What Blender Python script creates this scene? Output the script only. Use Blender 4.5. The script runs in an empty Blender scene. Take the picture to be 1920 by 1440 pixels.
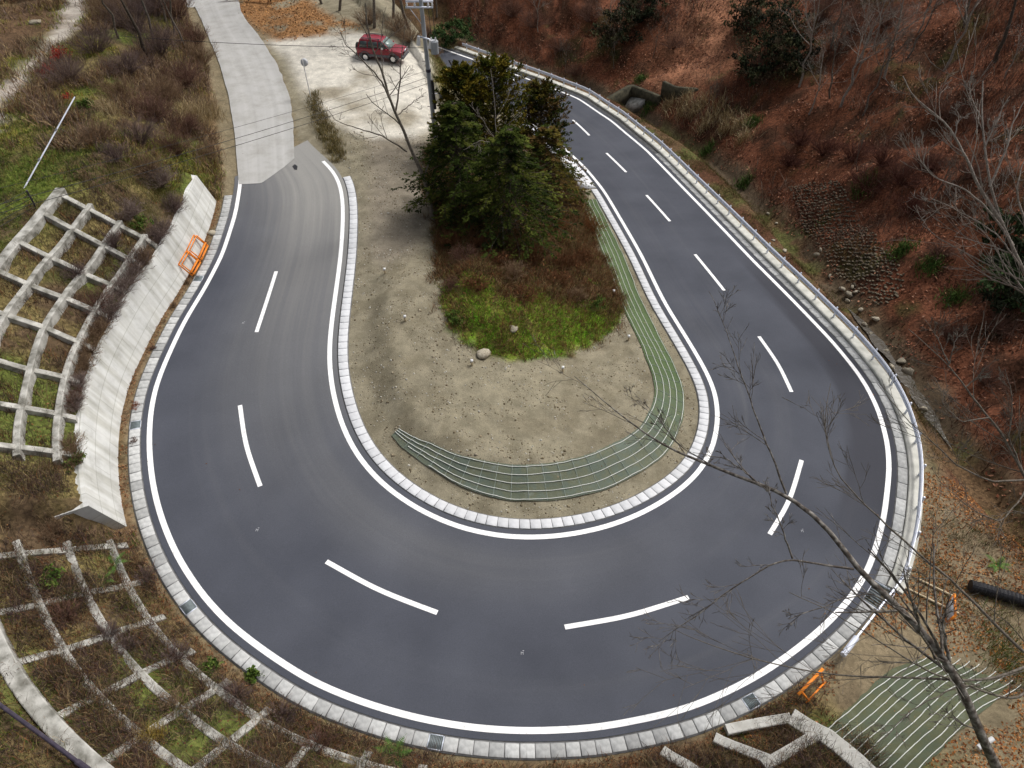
import bpy, math, random
import numpy as np
from mathutils import Vector, Matrix
R = math.radians
rng = np.random.default_rng(7)
random.seed(7)
scene = bpy.context.scene
COL = scene.collection

# ------------------------------------------------------------------ camera
TH, FPX, HC = R(45.298), 1365.5, 27.925
CT, ST = math.cos(TH), math.sin(TH)
cam_d = bpy.data.cameras.new('camera'); cam = bpy.data.objects.new('camera', cam_d); COL.objects.link(cam)
cam.location = (0, 0, HC); cam.rotation_euler = (R(90) - TH, 0, 0)
cam_d.sensor_width = 36; cam_d.lens = FPX / 1920 * 36; cam_d.clip_end = 800; cam_d.clip_start = 0.5
scene.camera = cam

def rays(px):
    px = np.atleast_2d(np.asarray(px, float))
    u = (px[:, 0] - 960) / FPX; v = (px[:, 1] - 720) / FPX
    return np.stack([u, CT - v * ST, -ST - v * CT], 1)
def at_depth(x, y, t):
    return np.array([0, 0, HC]) + rays([(x, y)])[0] * t

# ------------------------------------------------------------------ numpy noise
def _h(ix, iy, seed):
    n = (ix.astype(np.int64) * 374761393 + iy.astype(np.int64) * 668265263 + seed * 1274126177) & 0x7fffffff
    n = ((n ^ (n >> 13)) * 1274126177) & 0x7fffffff
    return ((n ^ (n >> 16)) & 0xffff) / 65535.0
def vnoise(x, y, seed=0):
    ix = np.floor(x); iy = np.floor(y); fx = x - ix; fy = y - iy
    fx = fx * fx * (3 - 2 * fx); fy = fy * fy * (3 - 2 * fy)
    ix = ix.astype(np.int64); iy = iy.astype(np.int64)
    a = _h(ix, iy, seed); b = _h(ix + 1, iy, seed); c = _h(ix, iy + 1, seed); d = _h(ix + 1, iy + 1, seed)
    return (a * (1 - fx) + b * fx) * (1 - fy) + (c * (1 - fx) + d * fx) * fy
def fbm(x, y, sc, seed=0, o=4):
    r = 0; a = 0.5; t = 0
    for i in range(o):
        r = r + a * vnoise(x / sc * 2 ** i, y / sc * 2 ** i, seed + i * 17); t += a; a *= 0.5
    return r / t
def sstep(a, b, x):
    t = np.clip((x - a) / (b - a), 0, 1); return t * t * (3 - 2 * t)

# ------------------------------------------------------------------ polyline tools
def resample(P, step):
    P = np.asarray(P, float); d = np.r_[0, np.cumsum(np.linalg.norm(np.diff(P, axis=0), axis=1))]
    n = max(2, int(round(d[-1] / step)) + 1); s = np.linspace(0, d[-1], n)
    return np.stack([np.interp(s, d, P[:, k]) for k in range(P.shape[1])], 1)
def smooth(P, sig):
    P = np.asarray(P, float); k = int(sig * 3) + 1
    w = np.exp(-0.5 * (np.arange(-k, k + 1) / sig) ** 2); w /= w.sum()
    A = np.concatenate([2 * P[:1] - P[1:k + 1][::-1], P, 2 * P[-1:] - P[-k - 1:-1][::-1]])
    return np.stack([np.convolve(A[:, j], w, 'valid') for j in range(P.shape[1])], 1)
def arcl(P):
    return np.r_[0, np.cumsum(np.linalg.norm(np.diff(P[:, :2], axis=0), axis=1))]
def sdist(X, Y, P):
    """signed distance (right hand side of the direction of travel > 0) and arclength of the nearest point"""
    sh = X.shape; X = X.ravel(); Y = Y.ravel(); s = arcl(P)
    A = P[:-1, :2]; D = P[1:, :2] - A; L2 = (D ** 2).sum(1)
    out = np.empty(len(X)); so = np.empty(len(X))
    for i in range(0, len(X), 8000):
        x = X[i:i + 8000, None]; y = Y[i:i + 8000, None]
        rx = x - A[:, 0]; ry = y - A[:, 1]
        t = np.clip((rx * D[:, 0] + ry * D[:, 1]) / L2, 0, 1)
        ex = rx - t * D[:, 0]; ey = ry - t * D[:, 1]
        d2 = ex * ex + ey * ey; j = d2.argmin(1); r = np.arange(len(j))
        cr = D[j, 0] * ry[r, j] - D[j, 1] * rx[r, j]
        out[i:i + 8000] = np.sqrt(d2[r, j]) * np.where(cr < 0, 1, -1)
        so[i:i + 8000] = s[j] + t[r, j] * np.sqrt(L2[j])
    return out.reshape(sh), so.reshape(sh)
def pt_at(P, s):
    a = arcl(P); s = np.asarray(s, float)
    return np.stack([np.interp(s, a, P[:, k]) for k in range(2)], -1)
def nrm_at(P, s):      # unit normal pointing right of travel
    e = 0.4; d = pt_at(P, np.asarray(s) + e) - pt_at(P, np.asarray(s) - e)
    d /= np.linalg.norm(d, axis=-1, keepdims=True) + 1e-9
    return np.stack([d[..., 1], -d[..., 0]], -1)
def off(P, s, d):
    return pt_at(P, s) + nrm_at(P, s) * np.asarray(d)[..., None]
def inpoly(X, Y, poly):
    r = np.zeros(X.shape, bool); n = len(poly)
    for i in range(n):
        x1, y1 = poly[i]; x2, y2 = poly[(i + 1) % n]
        if y1 == y2: continue
        c = (y1 > Y) != (y2 > Y); r ^= c & (X < (x2 - x1) * (Y - y1) / (y2 - y1) + x1)
    return r
def polymask(X, Y, poly, soft):
    """1 inside, soft edge"""
    Q = np.vstack([poly, poly[:1]]); m = np.full(X.shape, 1e9)
    for a, b in zip(Q[:-1], Q[1:]):
        D = b - a; t = np.clip(((X - a[0]) * D[0] + (Y - a[1]) * D[1]) / (D @ D + 1e-9), 0, 1)
        m = np.minimum(m, np.hypot(X - a[0] - t * D[0], Y - a[1] - t * D[1]))
    m = np.where(inpoly(X, Y, poly), m, -m)
    return m if soft is None else sstep(-soft, soft, m)

# ------------------------------------------------------------------ base height field from the road's own profile
CEN = np.array([(-13.33,33.5,3.13),(-13.24,28.46,2.98),(-12.83,23.45,2.8),(-10.81,18.88,2.6),(-7.38,15.36,2.36),(-2.84,13.29,2.09),(2,12.86,1.8),(7,14.29,1.46),(11.08,17.44,1.1),(13.8,21.83,.7),(14.77,26.78,.27),(14.34,31.72,-.21),(13.45,36.66,-.71),(12.52,41.36,-1.26),(11.66,46.36,-1.85),(10.62,51.07,-2.47),(9.62,55.85,-3.14),(8.45,60.51,-3.85),(7.34,65.37,-4.6),(6.1,70.27,-5.3)])
ext_a = np.array([(-22,120,4.6),(-19,85,4.0),(-17,70,3.8),(-15.5,56,3.5),(-14.2,44,3.3)])
ext_b = np.array([(3.5,76,-5.9),(-1,82,-6.4),(-8,88,-6.8),(-20,97,-7),(-40,110,-7)])
CTRL = smooth(resample(np.vstack([ext_a, CEN, ext_b]), 0.8), 2.0)
def B(X, Y):
    sh = np.shape(X); X = np.ravel(X); Y = np.ravel(Y); z = np.empty(len(X))
    C = CTRL; W = np.ones(len(C))
    for i in range(0, len(X), 8000):
        d2 = (X[i:i + 8000, None] - C[:, 0]) ** 2 + (Y[i:i + 8000, None] - C[:, 1]) ** 2
        w = W / (d2 + 2.0) ** 2.5
        z[i:i + 8000] = (w * C[:, 2]).sum(1) / w.sum(1)
    return z.reshape(sh)
def unB(px, dz=0.0):
    r = rays(px); z = np.full(len(r), 1.0)
    for _ in range(60):
        t = (z - HC) / r[:, 2]; z = 0.5 * z + 0.5 * (B(r[:, 0] * t, r[:, 1] * t) + dz)
    t = (z - HC) / r[:, 2]
    return np.stack([r[:, 0] * t, r[:, 1] * t], 1)

OUT_PX = [(300,-45),(345,0),(385,60),(410,118),(428,185),(437,250),(448,310),(452,336),(442,400),(417,478),(383,543),(347,600),(317,663),(293,720),(283,767),(279,817),(282,880),(292,938),(311,997),(338,1055),(383,1121),(428,1169),(484,1213),(580,1277),(680,1318),(780,1347),(880,1365),(980,1372),(1120,1366),(1280,1333),(1377,1292),(1455,1247),(1533,1187),(1591,1129),(1630,1067),(1657,977),(1668,880),(1665,833),(1647,767),(1617,710),(1563,643),(1493,570),(1413,490),(1327,400),(1285,357),(1210,280),(1147,227),(1085,185),(1022,160),(992,149),(903,117),(863,103),(813,85)]
IN_PX = [(460,-20),(500,75),(530,140),(548,200),(556,255),(580,281),(607,302),(630,325),(640,350),(644,390),(642,440),(638,490),(627,567),(618,633),(616,683),(623,738),(640,800),(662,848),(703,900),(745,933),(807,971),(880,999),(960,1011),(1030,1010),(1120,996),(1200,968),(1270,925),(1315,888),(1334,850),(1345,817),(1348,773),(1343,733),(1325,697),(1287,633),(1245,567),(1203,479),(1162,408),(1132,357),(1095,312),(1060,280),(1010,232),(950,190),(890,158),(820,135)]
def mkline(px, sig=1.6):
    P = unB(px); return smooth(resample(P, 0.5), sig)
OUT = mkline(OUT_PX); INN = mkline(IN_PX[:-4])
_s = float(sdist(INN[-1:, 0], INN[-1:, 1], OUT)[1][0]); _w = -float(sdist(INN[-1:, 0], INN[-1:, 1], OUT)[0][0])
_t = np.arange(_s + 3, arcl(OUT)[-1], 1.5); INN = smooth(resample(np.vstack([INN, off(OUT, _t, -np.interp(_t, [_s, _s + 12], [_w, 6.9]))]), .5), 2.0)
OUT_F = np.vstack([[(-260, 330)], [(-140, 200)], OUT, [(-22, 100.5), (-45, 114), (-140, 160), (-260, 225)]]); PRE_O = arcl(OUT_F)[2]
INN_F = np.vstack([[(-230, 330)], [(-118, 192)], INN, [(-19, 94), (-42, 107), (-140, 152), (-260, 216)]]); PRE_I = arcl(INN_F)[2]
LO = arcl(OUT)[-1]; LI = arcl(INN)[-1]
def s_on(P, x, y, zoff=0):
    q = unB([(x, y)], zoff); return float(sdist(q[:, 0], q[:, 1], P)[1][0])
S_NEW = s_on(OUT, 452, 336); S_WR = s_on(OUT, 440, 372); S_WF = s_on(OUT, 300, 975)
S_BOT = s_on(OUT, 980, 1372); S_E = s_on(OUT, 1430, 1262); S_G = s_on(OUT, 1608, 1105); S_G0 = S_G + 1.0
I_NEW = s_on(INN, 607, 302)

# stream in the ravine
STR_PX = [(560,-60),(700,-10),(800,42),(880,82),(980,125),(1100,172),(1200,222),(1330,308),(1440,410),(1545,535),(1610,600),(1690,700),(1765,815),(1835,925),(1930,1030),(2080,1120),(2400,1300)]
STR = smooth(resample(np.vstack([[(-300, 275), (-150, 180), (-75, 140)], unB(STR_PX, -2.6)]), 0.7), 2.0)
STR_S = arcl(STR); STR_Z = smooth((B(STR[:, 0], STR[:, 1]) - 2.6)[:, None], 4)[:, 0]

MOUND = unB([(818,420),(826,520),(826,590),(850,655),(900,682),(960,697),(1060,690),(1130,655),(1168,610),(1165,560),(1120,490),(1112,430),(1085,350),(1040,285),(960,250),(860,250),(800,280),(795,340)])
MOUND = smooth(resample(np.vstack([MOUND, MOUND[:1]]), 0.6), 1.2)[:-1]

PARKW = np.array([(-14.5,46),(-5,46),(-3,52),(-3.5,62),(-5,70),(-8,75),(-14,79),(-17,84),(-24,90),(-24,70),(-17,66)], float)
OLDR = smooth(resample(np.vstack([unB([(552,300),(552,262),(549,230),(546,190),(524,130),(496,82),(455,28),(425,-60)]), [(-118, 192), (-230, 330)]]), .5), 1.5)
def OLDD(X, Y):
    return sdist(X, Y, OLDR)[0]      # > 0 on the old road's side
def prof(s, a):
    k = np.array(a); return np.interp(s, k[:, 0], k[:, 1])
def height(X, Y):
    b = B(X, Y)
    dO, sO = sdist(X, Y, OUT_F); sO = sO - PRE_O; dI, sI = sdist(X, Y, INN_F); sI = sI - PRE_I; dI = -dI
    ds, ss = sdist(X, Y, STR); ds = -ds
    q = pt_at(OUT_F, sO.ravel() + PRE_O); zO = B(q[:, 0], q[:, 1]).reshape(X.shape)
    d1 = prof(sO, [(0, .5), (S_WR - 1, .5), (S_WR, 1.25), (S_WF, 1.25), (S_WF + 2, 1.5), (S_BOT + 4, 1.3), (S_E - 2, 1.6), (S_E + 2, 3.2)])
    wh = prof(sO, [(S_WR - .1, 0), (S_WR + .2, 1.9), (S_WF - .5, 1.9), (S_WF - .2, 0.0)])
    gr = prof(sO, [(0, .35), (S_NEW - 8, .5), (S_WR - 2, .62), (S_WR, .8), (S_WF, .8), (S_WF + 3, .74), (S_BOT + 4, .74), (S_E + 3, .5), (S_G, .35)])
    tp = prof(sO, [(0, 2.6), (S_NEW - 10, 3.4), (S_WR, 4.6), (S_WR + 6, 5.25), (S_WF, 4.8), (S_WF + 8, 3.7), (S_BOT, 4.5), (S_E, 6)])
    rise = wh * sstep(d1 + .45, d1 + .95, dO) + gr * np.clip(dO - d1 - np.where(wh > .5, .75, 0), 0, None)
    rise = np.minimum(rise, tp + .07 * np.clip(dO - d1 - tp / np.maximum(gr, .1), 0, 40))
    nz = ((fbm(X, Y, 3.0, 3) - .5) * .5 + (fbm(X, Y, .8, 4, 3) - .5) * .34) * sstep(1.2, 3, dO)
    zo = zO + rise + nz * np.where(sO < S_BOT, 1, .5)
    wG = sstep(S_G - 4, S_G + 1, sO)
    z_out = zo * (1 - wG) + b * wG
    z = np.where(dO > 0, b + (z_out - b) * sstep(0, .4, dO), b)
    # stream ravine and opposing hill
    zs = np.interp(ss, STR_S, STR_Z)
    m = sstep(-3.6, -.25, ds) * sstep(1.45, 3.0, dO)
    z = z * (1 - m) + zs * m
    hd = np.clip(ds - .35, 0, 180)
    gul = 1.0
    hill = .62 * hd + .9 * (1 - np.exp(-hd / 1.5)) - .0012 * hd ** 2 * (hd < 200)
    hill = hill - np.clip(.09 - np.abs(fbm(X, Y, 11, 13) - .5), 0, 1) * 11 * np.clip(hd / 6, 0, 1) + (fbm(X, Y, 4.5, 15) - .5) * 1.5 * np.clip(hd / 5, 0, 1)
    hill = hill + (fbm(X, Y, 9, 11) - .5) * np.clip(hd, 0, 8) * .55 + (fbm(X, Y, 2.2, 12) - .5) * np.clip(hd, 0, 3) * .22
    z = np.where(ds > 0, zs + hill, z)
    z = z + (fbm(X, Y, 1.1, 14) - .5) * .35 * sstep(-3.5, -1.2, ds) * sstep(1.6, 3.0, dO)
    # inside the bend
    zone = sstep(11, 15, sI - I_NEW)
    inn = .75 * sstep(1.5, 3.4, dI) * zone + (fbm(X, Y, .9, 5, 3) - .5) * .12 * sstep(1, 2, dI)
    z = np.where((dI > 0) & (dO < 0), z + inn, z)
    mm = polymask(X, Y, MOUND, None)
    z = z + np.where((dI > 0) & (dO < 0), 1.15 * sstep(-.1, 2.2, mm) + (fbm(X, Y, 1.6, 6) - .5) * .5 * sstep(0, 1, mm), 0)
    pkm = polymask(X, Y, PARKW, None); wp = sstep(-2.5, 1.5, pkm) * sstep(.6, 2.5, -OLDD(X, Y)) * sstep(1.0, 4.5, dI) * (dO < 0)
    zt = np.where(X < -4.5, 3.25, 3.25 - .16 * (X + 4.5)) - .03 * np.clip(Y - 66, 0, 30)
    z = z * (1 - wp) + (zt + (fbm(X, Y, 2, 61) - .5) * .15) * wp
    # beds under the road sheets and gutters
    z = z - .07 * (1 - sstep(.95, 1.25, dO)) * (1 - sstep(.95, 1.25, dI)) * ((dO > -30))
    return z, dict(dO=dO, sO=sO, dI=dI, sI=sI, ds=ds, mm=mm, b=b)

def axis(parts):
    a = []
    for lo, hi, st in parts: a += list(np.arange(lo, hi - 1e-6, st))
    return np.array(a + [parts[-1][1]])
XS = axis([(-300, -90, 6), (-90, -45, 1.5), (-45, -27, .6), (-27, 25, .26), (25, 45, .5), (45, 120, 1.2), (120, 300, 6)])
YS = axis([(-120, -12, 6), (-12, 1, 1.0), (1, 48, .26), (48, 100, .5), (100, 170, 1.4), (170, 340, 6)])
GX, GY = np.meshgrid(XS, YS)
GZ, FLD = height(GX, GY)
def bil(A, x, y):
    i = np.clip(np.searchsorted(XS, x) - 1, 0, len(XS) - 2); j = np.clip(np.searchsorted(YS, y) - 1, 0, len(YS) - 2)
    fx = np.clip((x - XS[i]) / (XS[i + 1] - XS[i]), 0, 1); fy = np.clip((y - YS[j]) / (YS[j + 1] - YS[j]), 0, 1)
    return (A[j, i] * (1 - fx) + A[j, i + 1] * fx) * (1 - fy) + (A[j + 1, i] * (1 - fx) + A[j + 1, i + 1] * fx) * fy
def Z(x, y): return bil(GZ, np.asarray(x, float), np.asarray(y, float))
def hit(px):
    """where the sight line through a pixel of the photo meets the built ground"""
    r = rays(px); ts = np.geomspace(8, 260, 700); prev = np.full(len(r), 8.0); done = np.zeros(len(r), bool); res = np.full(len(r), 260.0)
    for t in ts:
        z = HC + r[:, 2] * t; under = z < Z(r[:, 0] * t, r[:, 1] * t)
        new = under & ~done
        if new.any():
            lo = prev[new].copy(); hi = np.full(new.sum(), t); rr = r[new]
            for _ in range(18):
                m = .5 * (lo + hi); u = HC + rr[:, 2] * m < Z(rr[:, 0] * m, rr[:, 1] * m)
                hi = np.where(u, m, hi); lo = np.where(u, lo, m)
            res[new] = hi; done |= new
        prev[:] = t
    return np.stack([r[:, 0] * res, r[:, 1] * res, HC + r[:, 2] * res], 1)
def H1(x, y): return hit([(x, y)])[0]

# ------------------------------------------------------------------ object helpers
def tag(o, label=None, cat=None, group=None, kind=None):
    if label: o['label'] = label
    if cat: o['category'] = cat
    if group: o['group'] = group
    if kind: o['kind'] = kind
    return o
def mobj(name, V, F, mat, parent=None, col=None, uv=None, sm=False, mats=None, mi=None):
    V = np.asarray(V, np.float32); me = bpy.data.meshes.new(name)
    groups = F if isinstance(F, list) and len(F) and isinstance(F[0], np.ndarray) and F[0].ndim == 2 else [np.asarray(F)] if not (isinstance(F, list) and len({len(f) for f in F}) > 1) else None
    if groups is None:
        me.from_pydata(V.tolist(), [], [list(map(int, f)) for f in F])
    else:
        me.vertices.add(len(V)); me.vertices.foreach_set('co', V.ravel())
        li = np.concatenate([g.ravel() for g in groups]).astype(np.int32)
        lt = np.concatenate([np.full(len(g), g.shape[1]) for g in groups]).astype(np.int32)
        ls = np.r_[0, np.cumsum(lt)[:-1]].astype(np.int32)
        me.loops.add(len(li)); me.loops.foreach_set('vertex_index', li)
        me.polygons.add(len(lt)); me.polygons.foreach_set('loop_start', ls); me.polygons.foreach_set('loop_total', lt)
        me.update(calc_edges=True)
    if col is not None:
        a = me.color_attributes.new('Col', 'FLOAT_COLOR', 'POINT')
        c = np.ones((len(V), 4), np.float32); c[:, :3] = col; a.data.foreach_set('color', c.ravel())
    if uv is not None:
        l = me.uv_layers.new(name='UVMap'); vi = np.empty(len(me.loops), np.int32); me.loops.foreach_get('vertex_index', vi)
        l.data.foreach_set('uv', np.asarray(uv, np.float32)[vi].ravel())
    if mat: me.materials.append(mat)
    if sm: me.polygons.foreach_set('use_smooth', np.ones(len(me.polygons), bool))
    me.validate()
    o = bpy.data.objects.new(name, me); COL.objects.link(o)
    if parent: o.parent = parent
    return o
def empty(name, loc, label, cat, group=None, rz=0):
    o = bpy.data.objects.new(name, None); COL.objects.link(o); o.location = [float(c) for c in loc]; o.rotation_euler = (0, 0, rz)
    o.empty_display_size = .2
    return tag(o, label, cat, group)
def copy_tree(o, parent=None):
    c = o.copy(); COL.objects.link(c)
    if parent: c.parent = parent
    for ch in [k for k in o.children]: copy_tree(ch, c)
    return c
def join(*parts):
    V = []; F = []; n = 0
    for v, f in parts:
        V.append(np.asarray(v, float)); F += [[i + n for i in q] for q in (f.tolist() if isinstance(f, np.ndarray) else f)]; n += len(v)
    return np.vstack(V), F
def box(c, s, rot=None):
    v = np.array([(x, y, z) for x in (-.5, .5) for y in (-.5, .5) for z in (-.5, .5)]) * np.array(s)
    if rot is not None: v = v @ np.array(rot).T
    return v + np.array(c), [[0, 1, 3, 2], [4, 6, 7, 5], [0, 4, 5, 1], [2, 3, 7, 6], [0, 2, 6, 4], [1, 5, 7, 3]]
def bar(a, b, w, h, up=(0, 0, 1)):
    """box beam from a to b"""
    a = np.array(a, float); b = np.array(b, float); t = b - a; L = np.linalg.norm(t); t /= L
    s = np.cross(t, up); s /= np.linalg.norm(s) + 1e-9; u = np.cross(s, t)
    return box((a + b) / 2, (L, w, h), np.stack([t, s, u], 1))
def tubes(P, rad, sides=3, cap=False):
    P = np.asarray(P, float); N, k, _ = P.shape; rad = np.broadcast_to(rad, (N, k))
    T = np.gradient(P, axis=1); T /= np.linalg.norm(T, axis=2, keepdims=True) + 1e-9
    ref = np.zeros_like(T); ref[..., 2] = 1; vert = np.abs(T[:, :, 2]).mean(1) > .85
    ref[vert] = (1, 0, 0)
    U = np.cross(T, ref); U /= np.linalg.norm(U, axis=2, keepdims=True) + 1e-9; W = np.cross(T, U)
    a = np.arange(sides) / sides * 2 * math.pi
    V = P[:, :, None, :] + rad[:, :, None, None] * (np.cos(a)[:, None] * U[:, :, None, :] + np.sin(a)[:, None] * W[:, :, None, :])
    V = V.reshape(-1, 3)
    n = np.arange(N)[:, None, None] * k * sides; i = np.arange(k - 1)[None, :, None] * sides; j = np.arange(sides)[None, None, :]; j2 = (j + 1) % sides
    F = np.stack(np.broadcast_arrays(n + i + j, n + i + j2, n + i + sides + j2, n + i + sides + j), -1).reshape(-1, 4)
    if cap:
        Fl = F.tolist()
        for m in range(N):
            o = m * k * sides
            Fl.append([o + q for q in range(sides)][::-1]); Fl.append([o + (k - 1) * sides + q for q in range(sides)])
        return V, Fl
    return V, F
def tube1(pts, r, sides=8): 
    pts = np.asarray(pts, float)[None]; return tubes(pts, np.asarray(r, float)[None] if np.ndim(r) else r, sides, True)
def sweep(path, nrm, profile, closed=True):
    """profile: (offset along nrm, height) swept along a path (M,3); uv = metres"""
    path = np.asarray(path, float); M = len(path); pr = np.asarray(profile, float); K = pr.shape[-2]
    if pr.ndim == 2: pr = np.broadcast_to(pr, (M, K, 2))
    V = path[:, None, :] + np.concatenate([nrm[:, None, :] * pr[:, :, :1], pr[:, :, 1:]], -1)
    s = arcl(path); pl = np.r_[0, np.cumsum(np.linalg.norm(np.diff(pr[0], axis=0), axis=1))]
    uv = np.stack(np.broadcast_arrays(s[:, None], pl[None]), -1).reshape(-1, 2)
    F = []
    for i in range(M - 1):
        for j in range(K if closed else K - 1):
            j2 = (j + 1) % K; F.append([i * K + j, i * K + j2, (i + 1) * K + j2, (i + 1) * K + j])
    if closed: F.append(list(range(K))[::-1]); F.append([(M - 1) * K + j for j in range(K)])
    return V.reshape(-1, 3), F, uv

# ------------------------------------------------------------------ materials
def new_mat(name):
    m = bpy.data.materials.new(name); m.use_nodes = True; nt = m.node_tree; bs = nt.nodes['Principled BSDF']
    return m, nt, bs
def nd(nt, t, **kw):
    n = nt.nodes.new(t)
    for k, v in kw.items():
        if k in n.inputs.keys(): n.inputs[k].default_value = v
        else: setattr(n, k, v)
    return n
def ramp(nt, stops):
    r = nt.nodes.new('ShaderNodeValToRGB'); e = r.color_ramp.elements
    while len(e) < len(stops): e.new(.5)
    for q, (p, c) in zip(e, stops): q.position = p; q.color = (*c, 1) if len(c) == 3 else c
    return r
def noisy(name, c1, c2, scale, rough=.8, bump=.0, bscale=None, detail=6, metallic=0, coord='Object', objrand=0, spec=.3, stops=(.3, .7)):
    m, nt, bs = new_mat(name); L = nt.links.new
    tc = nd(nt, 'ShaderNodeTexCoord'); no = nd(nt, 'ShaderNodeTexNoise', Scale=scale, Detail=detail); L(tc.outputs[coord], no.inputs['Vector'])
    r = ramp(nt, [(stops[0], c1), (stops[1], c2)]); L(no.outputs[0], r.inputs[0]); o = r.outputs[0]
    if objrand:
        oi = nd(nt, 'ShaderNodeObjectInfo'); mr = nd(nt, 'ShaderNodeMapRange'); mr.inputs[3].default_value = 1 - objrand; mr.inputs[4].default_value = 1 + objrand * .4
        L(oi.outputs['Random'], mr.inputs[0]); mx = nd(nt, 'ShaderNodeVectorMath', operation='SCALE'); L(o, mx.inputs[0]); L(mr.outputs[0], mx.inputs['Scale']); o = mx.outputs[0]
    L(o, bs.inputs['Base Color']); bs.inputs['Roughness'].default_value = rough; bs.inputs['Metallic'].default_value = metallic
    bs.inputs['Specular IOR Level'].default_value = spec
    if bump:
        n2 = nd(nt, 'ShaderNodeTexNoise', Scale=bscale or scale * 4, Detail=8); L(tc.outputs[coord], n2.inputs['Vector'])
        b = nd(nt, 'ShaderNodeBump', Strength=bump, Distance=.03); L(n2.outputs[0], b.inputs['Height']); L(b.outputs[0], bs.inputs['Normal'])
    return m
def attr_mat(name, rough=.8, var=.25, scale=6, trans=0, spec=.08):
    m, nt, bs = new_mat(name); L = nt.links.new
    a = nd(nt, 'ShaderNodeVertexColor'); a.layer_name = 'Col'
    tc = nd(nt, 'ShaderNodeTexCoord'); no = nd(nt, 'ShaderNodeTexNoise', Scale=scale, Detail=4); L(tc.outputs['Object'], no.inputs['Vector'])
    mr = nd(nt, 'ShaderNodeMapRange'); mr.inputs[1].default_value = .3; mr.inputs[2].default_value = .7; mr.inputs[3].default_value = 1 - var; mr.inputs[4].default_value = 1 + var; L(no.outputs[0], mr.inputs[0])
    mx = nd(nt, 'ShaderNodeVectorMath', operation='SCALE'); L(a.outputs[0], mx.inputs[0]); L(mr.outputs[0], mx.inputs['Scale'])
    L(mx.outputs[0], bs.inputs['Base Color']); bs.inputs['Roughness'].default_value = rough; bs.inputs['Specular IOR Level'].default_value = spec
    return m
M = {}
M['veg'] = attr_mat('dry_vegetation'); M['needle'] = attr_mat('conifer_needles', 1.0, .4, 2.2, spec=0.0)
M['leaf'] = attr_mat('fallen_leaf', .75, .2, 9)
M['bark'] = noisy('grey_bark', (.07, .058, .045), (.2, .175, .145), 9, .9, .5, 30, coord='Object')
M['bark_dark'] = noisy('dark_bark', (.035, .027, .02), (.1, .08, .062), 9, .9, .5, 30)
M['bark_mossy'] = noisy('lichen_bark', (.07, .056, .046), (.3, .28, .25), 6, .9, .5, 30, stops=(.42, .72))
M['bark_pale'] = noisy('pale_bark', (.16, .135, .11), (.36, .32, .28), 9, .9, .4, 30)
M['paint'] = noisy('road_paint', (.68, .68, .67), (.93, .93, .93), 7, .6, detail=10, stops=(.27, .46))
M['conc'] = noisy('concrete', (.42, .41, .37), (.62, .61, .57), 2.2, .9, .15, 40)
M['conc_old'] = noisy('weathered_concrete', (.17, .165, .14), (.5, .49, .45), 2.3, .9, .25, 22, stops=(.32, .62))
M['conc_new'] = noisy('new_concrete', (.57, .58, .6), (.72, .73, .75), 3, .85, .1, 40, objrand=.12)
M['conc_lid'] = noisy('grey_concrete_cover', (.36, .365, .36), (.58, .585, .575), 5, .85, .12, 40, objrand=.3)
M['conc_dark'] = noisy('dark_mossy_concrete', (.02, .02, .013), (.09, .08, .05), 2, .95, .3, 20)
M['gutter'] = noisy('gutter_concrete', (.1, .1, .1), (.2, .2, .2), 4, .95)
M['foot'] = noisy('footing_concrete', (.46, .46, .41), (.7, .69, .63), 1.8, .9, .15, 30)
M['steel'] = noisy('galvanised_white_steel', (.62, .66, .76), (.76, .79, .88), 3, .35, spec=.5, metallic=.15)
M['grate'] = noisy('grate_steel', (.16, .2, .21), (.28, .32, .33), 8, .5, metallic=.4)
M['orange'] = noisy('orange_paint', (.75, .2, .02), (.9, .3, .035), 7, .5)
M['white'] = noisy('white_plastic', (.7, .7, .7), (.82, .82, .82), 5, .5)
M['board'] = noisy('grey_sign_board', (.45, .46, .48), (.56, .57, .6), 4, .5)
M['wood'] = noisy('pale_wood', (.5, .4, .25), (.65, .54, .38), 6, .8)
M['black'] = noisy('black_plastic', (.012, .012, .015), (.03, .03, .034), 6, .45)
M['darksteel'] = noisy('dark_purple_steel', (.035, .028, .045), (.07, .058, .08), 6, .4)
M['pole'] = noisy('pole_concrete', (.3, .32, .34), (.42, .44, .46), 2, .8, .1)
M['wire'] = noisy('wire_black', (.02, .02, .02), (.05, .05, .05), 6, .6)
M['rope'] = noisy('rope_white', (.6, .62, .58), (.75, .76, .72), 9, .9)
M['stone'] = noisy('stone', (.22, .19, .14), (.5, .45, .35), 5, .9, .4, 20, objrand=.35)
M['gab'] = noisy('gabion_stone', (.055, .045, .03), (.2, .165, .115), 4, .95, .4, 20, stops=(.35, .7))
M['yellow'] = noisy('yellow_paint', (.75, .5, .02), (.85, .6, .03), 5, .5)
M['red'] = noisy('red_car_paint', (.22, .006, .02), (.26, .008, .026), 2, .25, spec=.6)
M['glass'] = noisy('car_glass', (.02, .03, .03), (.03, .045, .045), 2, .08, spec=.8)
M['windscreen'] = noisy('pale_windscreen', (.2, .27, .26), (.26, .34, .32), 2, .08, spec=.8)
M['chrome'] = noisy('chrome', (.7, .7, .72), (.85, .85, .88), 3, .2, metallic=.7)
M['greycloth'] = noisy('grey_cladding', (.1, .1, .11), (.15, .15, .16), 4, .6)
M['tyre'] = noisy('tyre_rubber', (.015, .015, .015), (.03, .03, .03), 6, .8)
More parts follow.
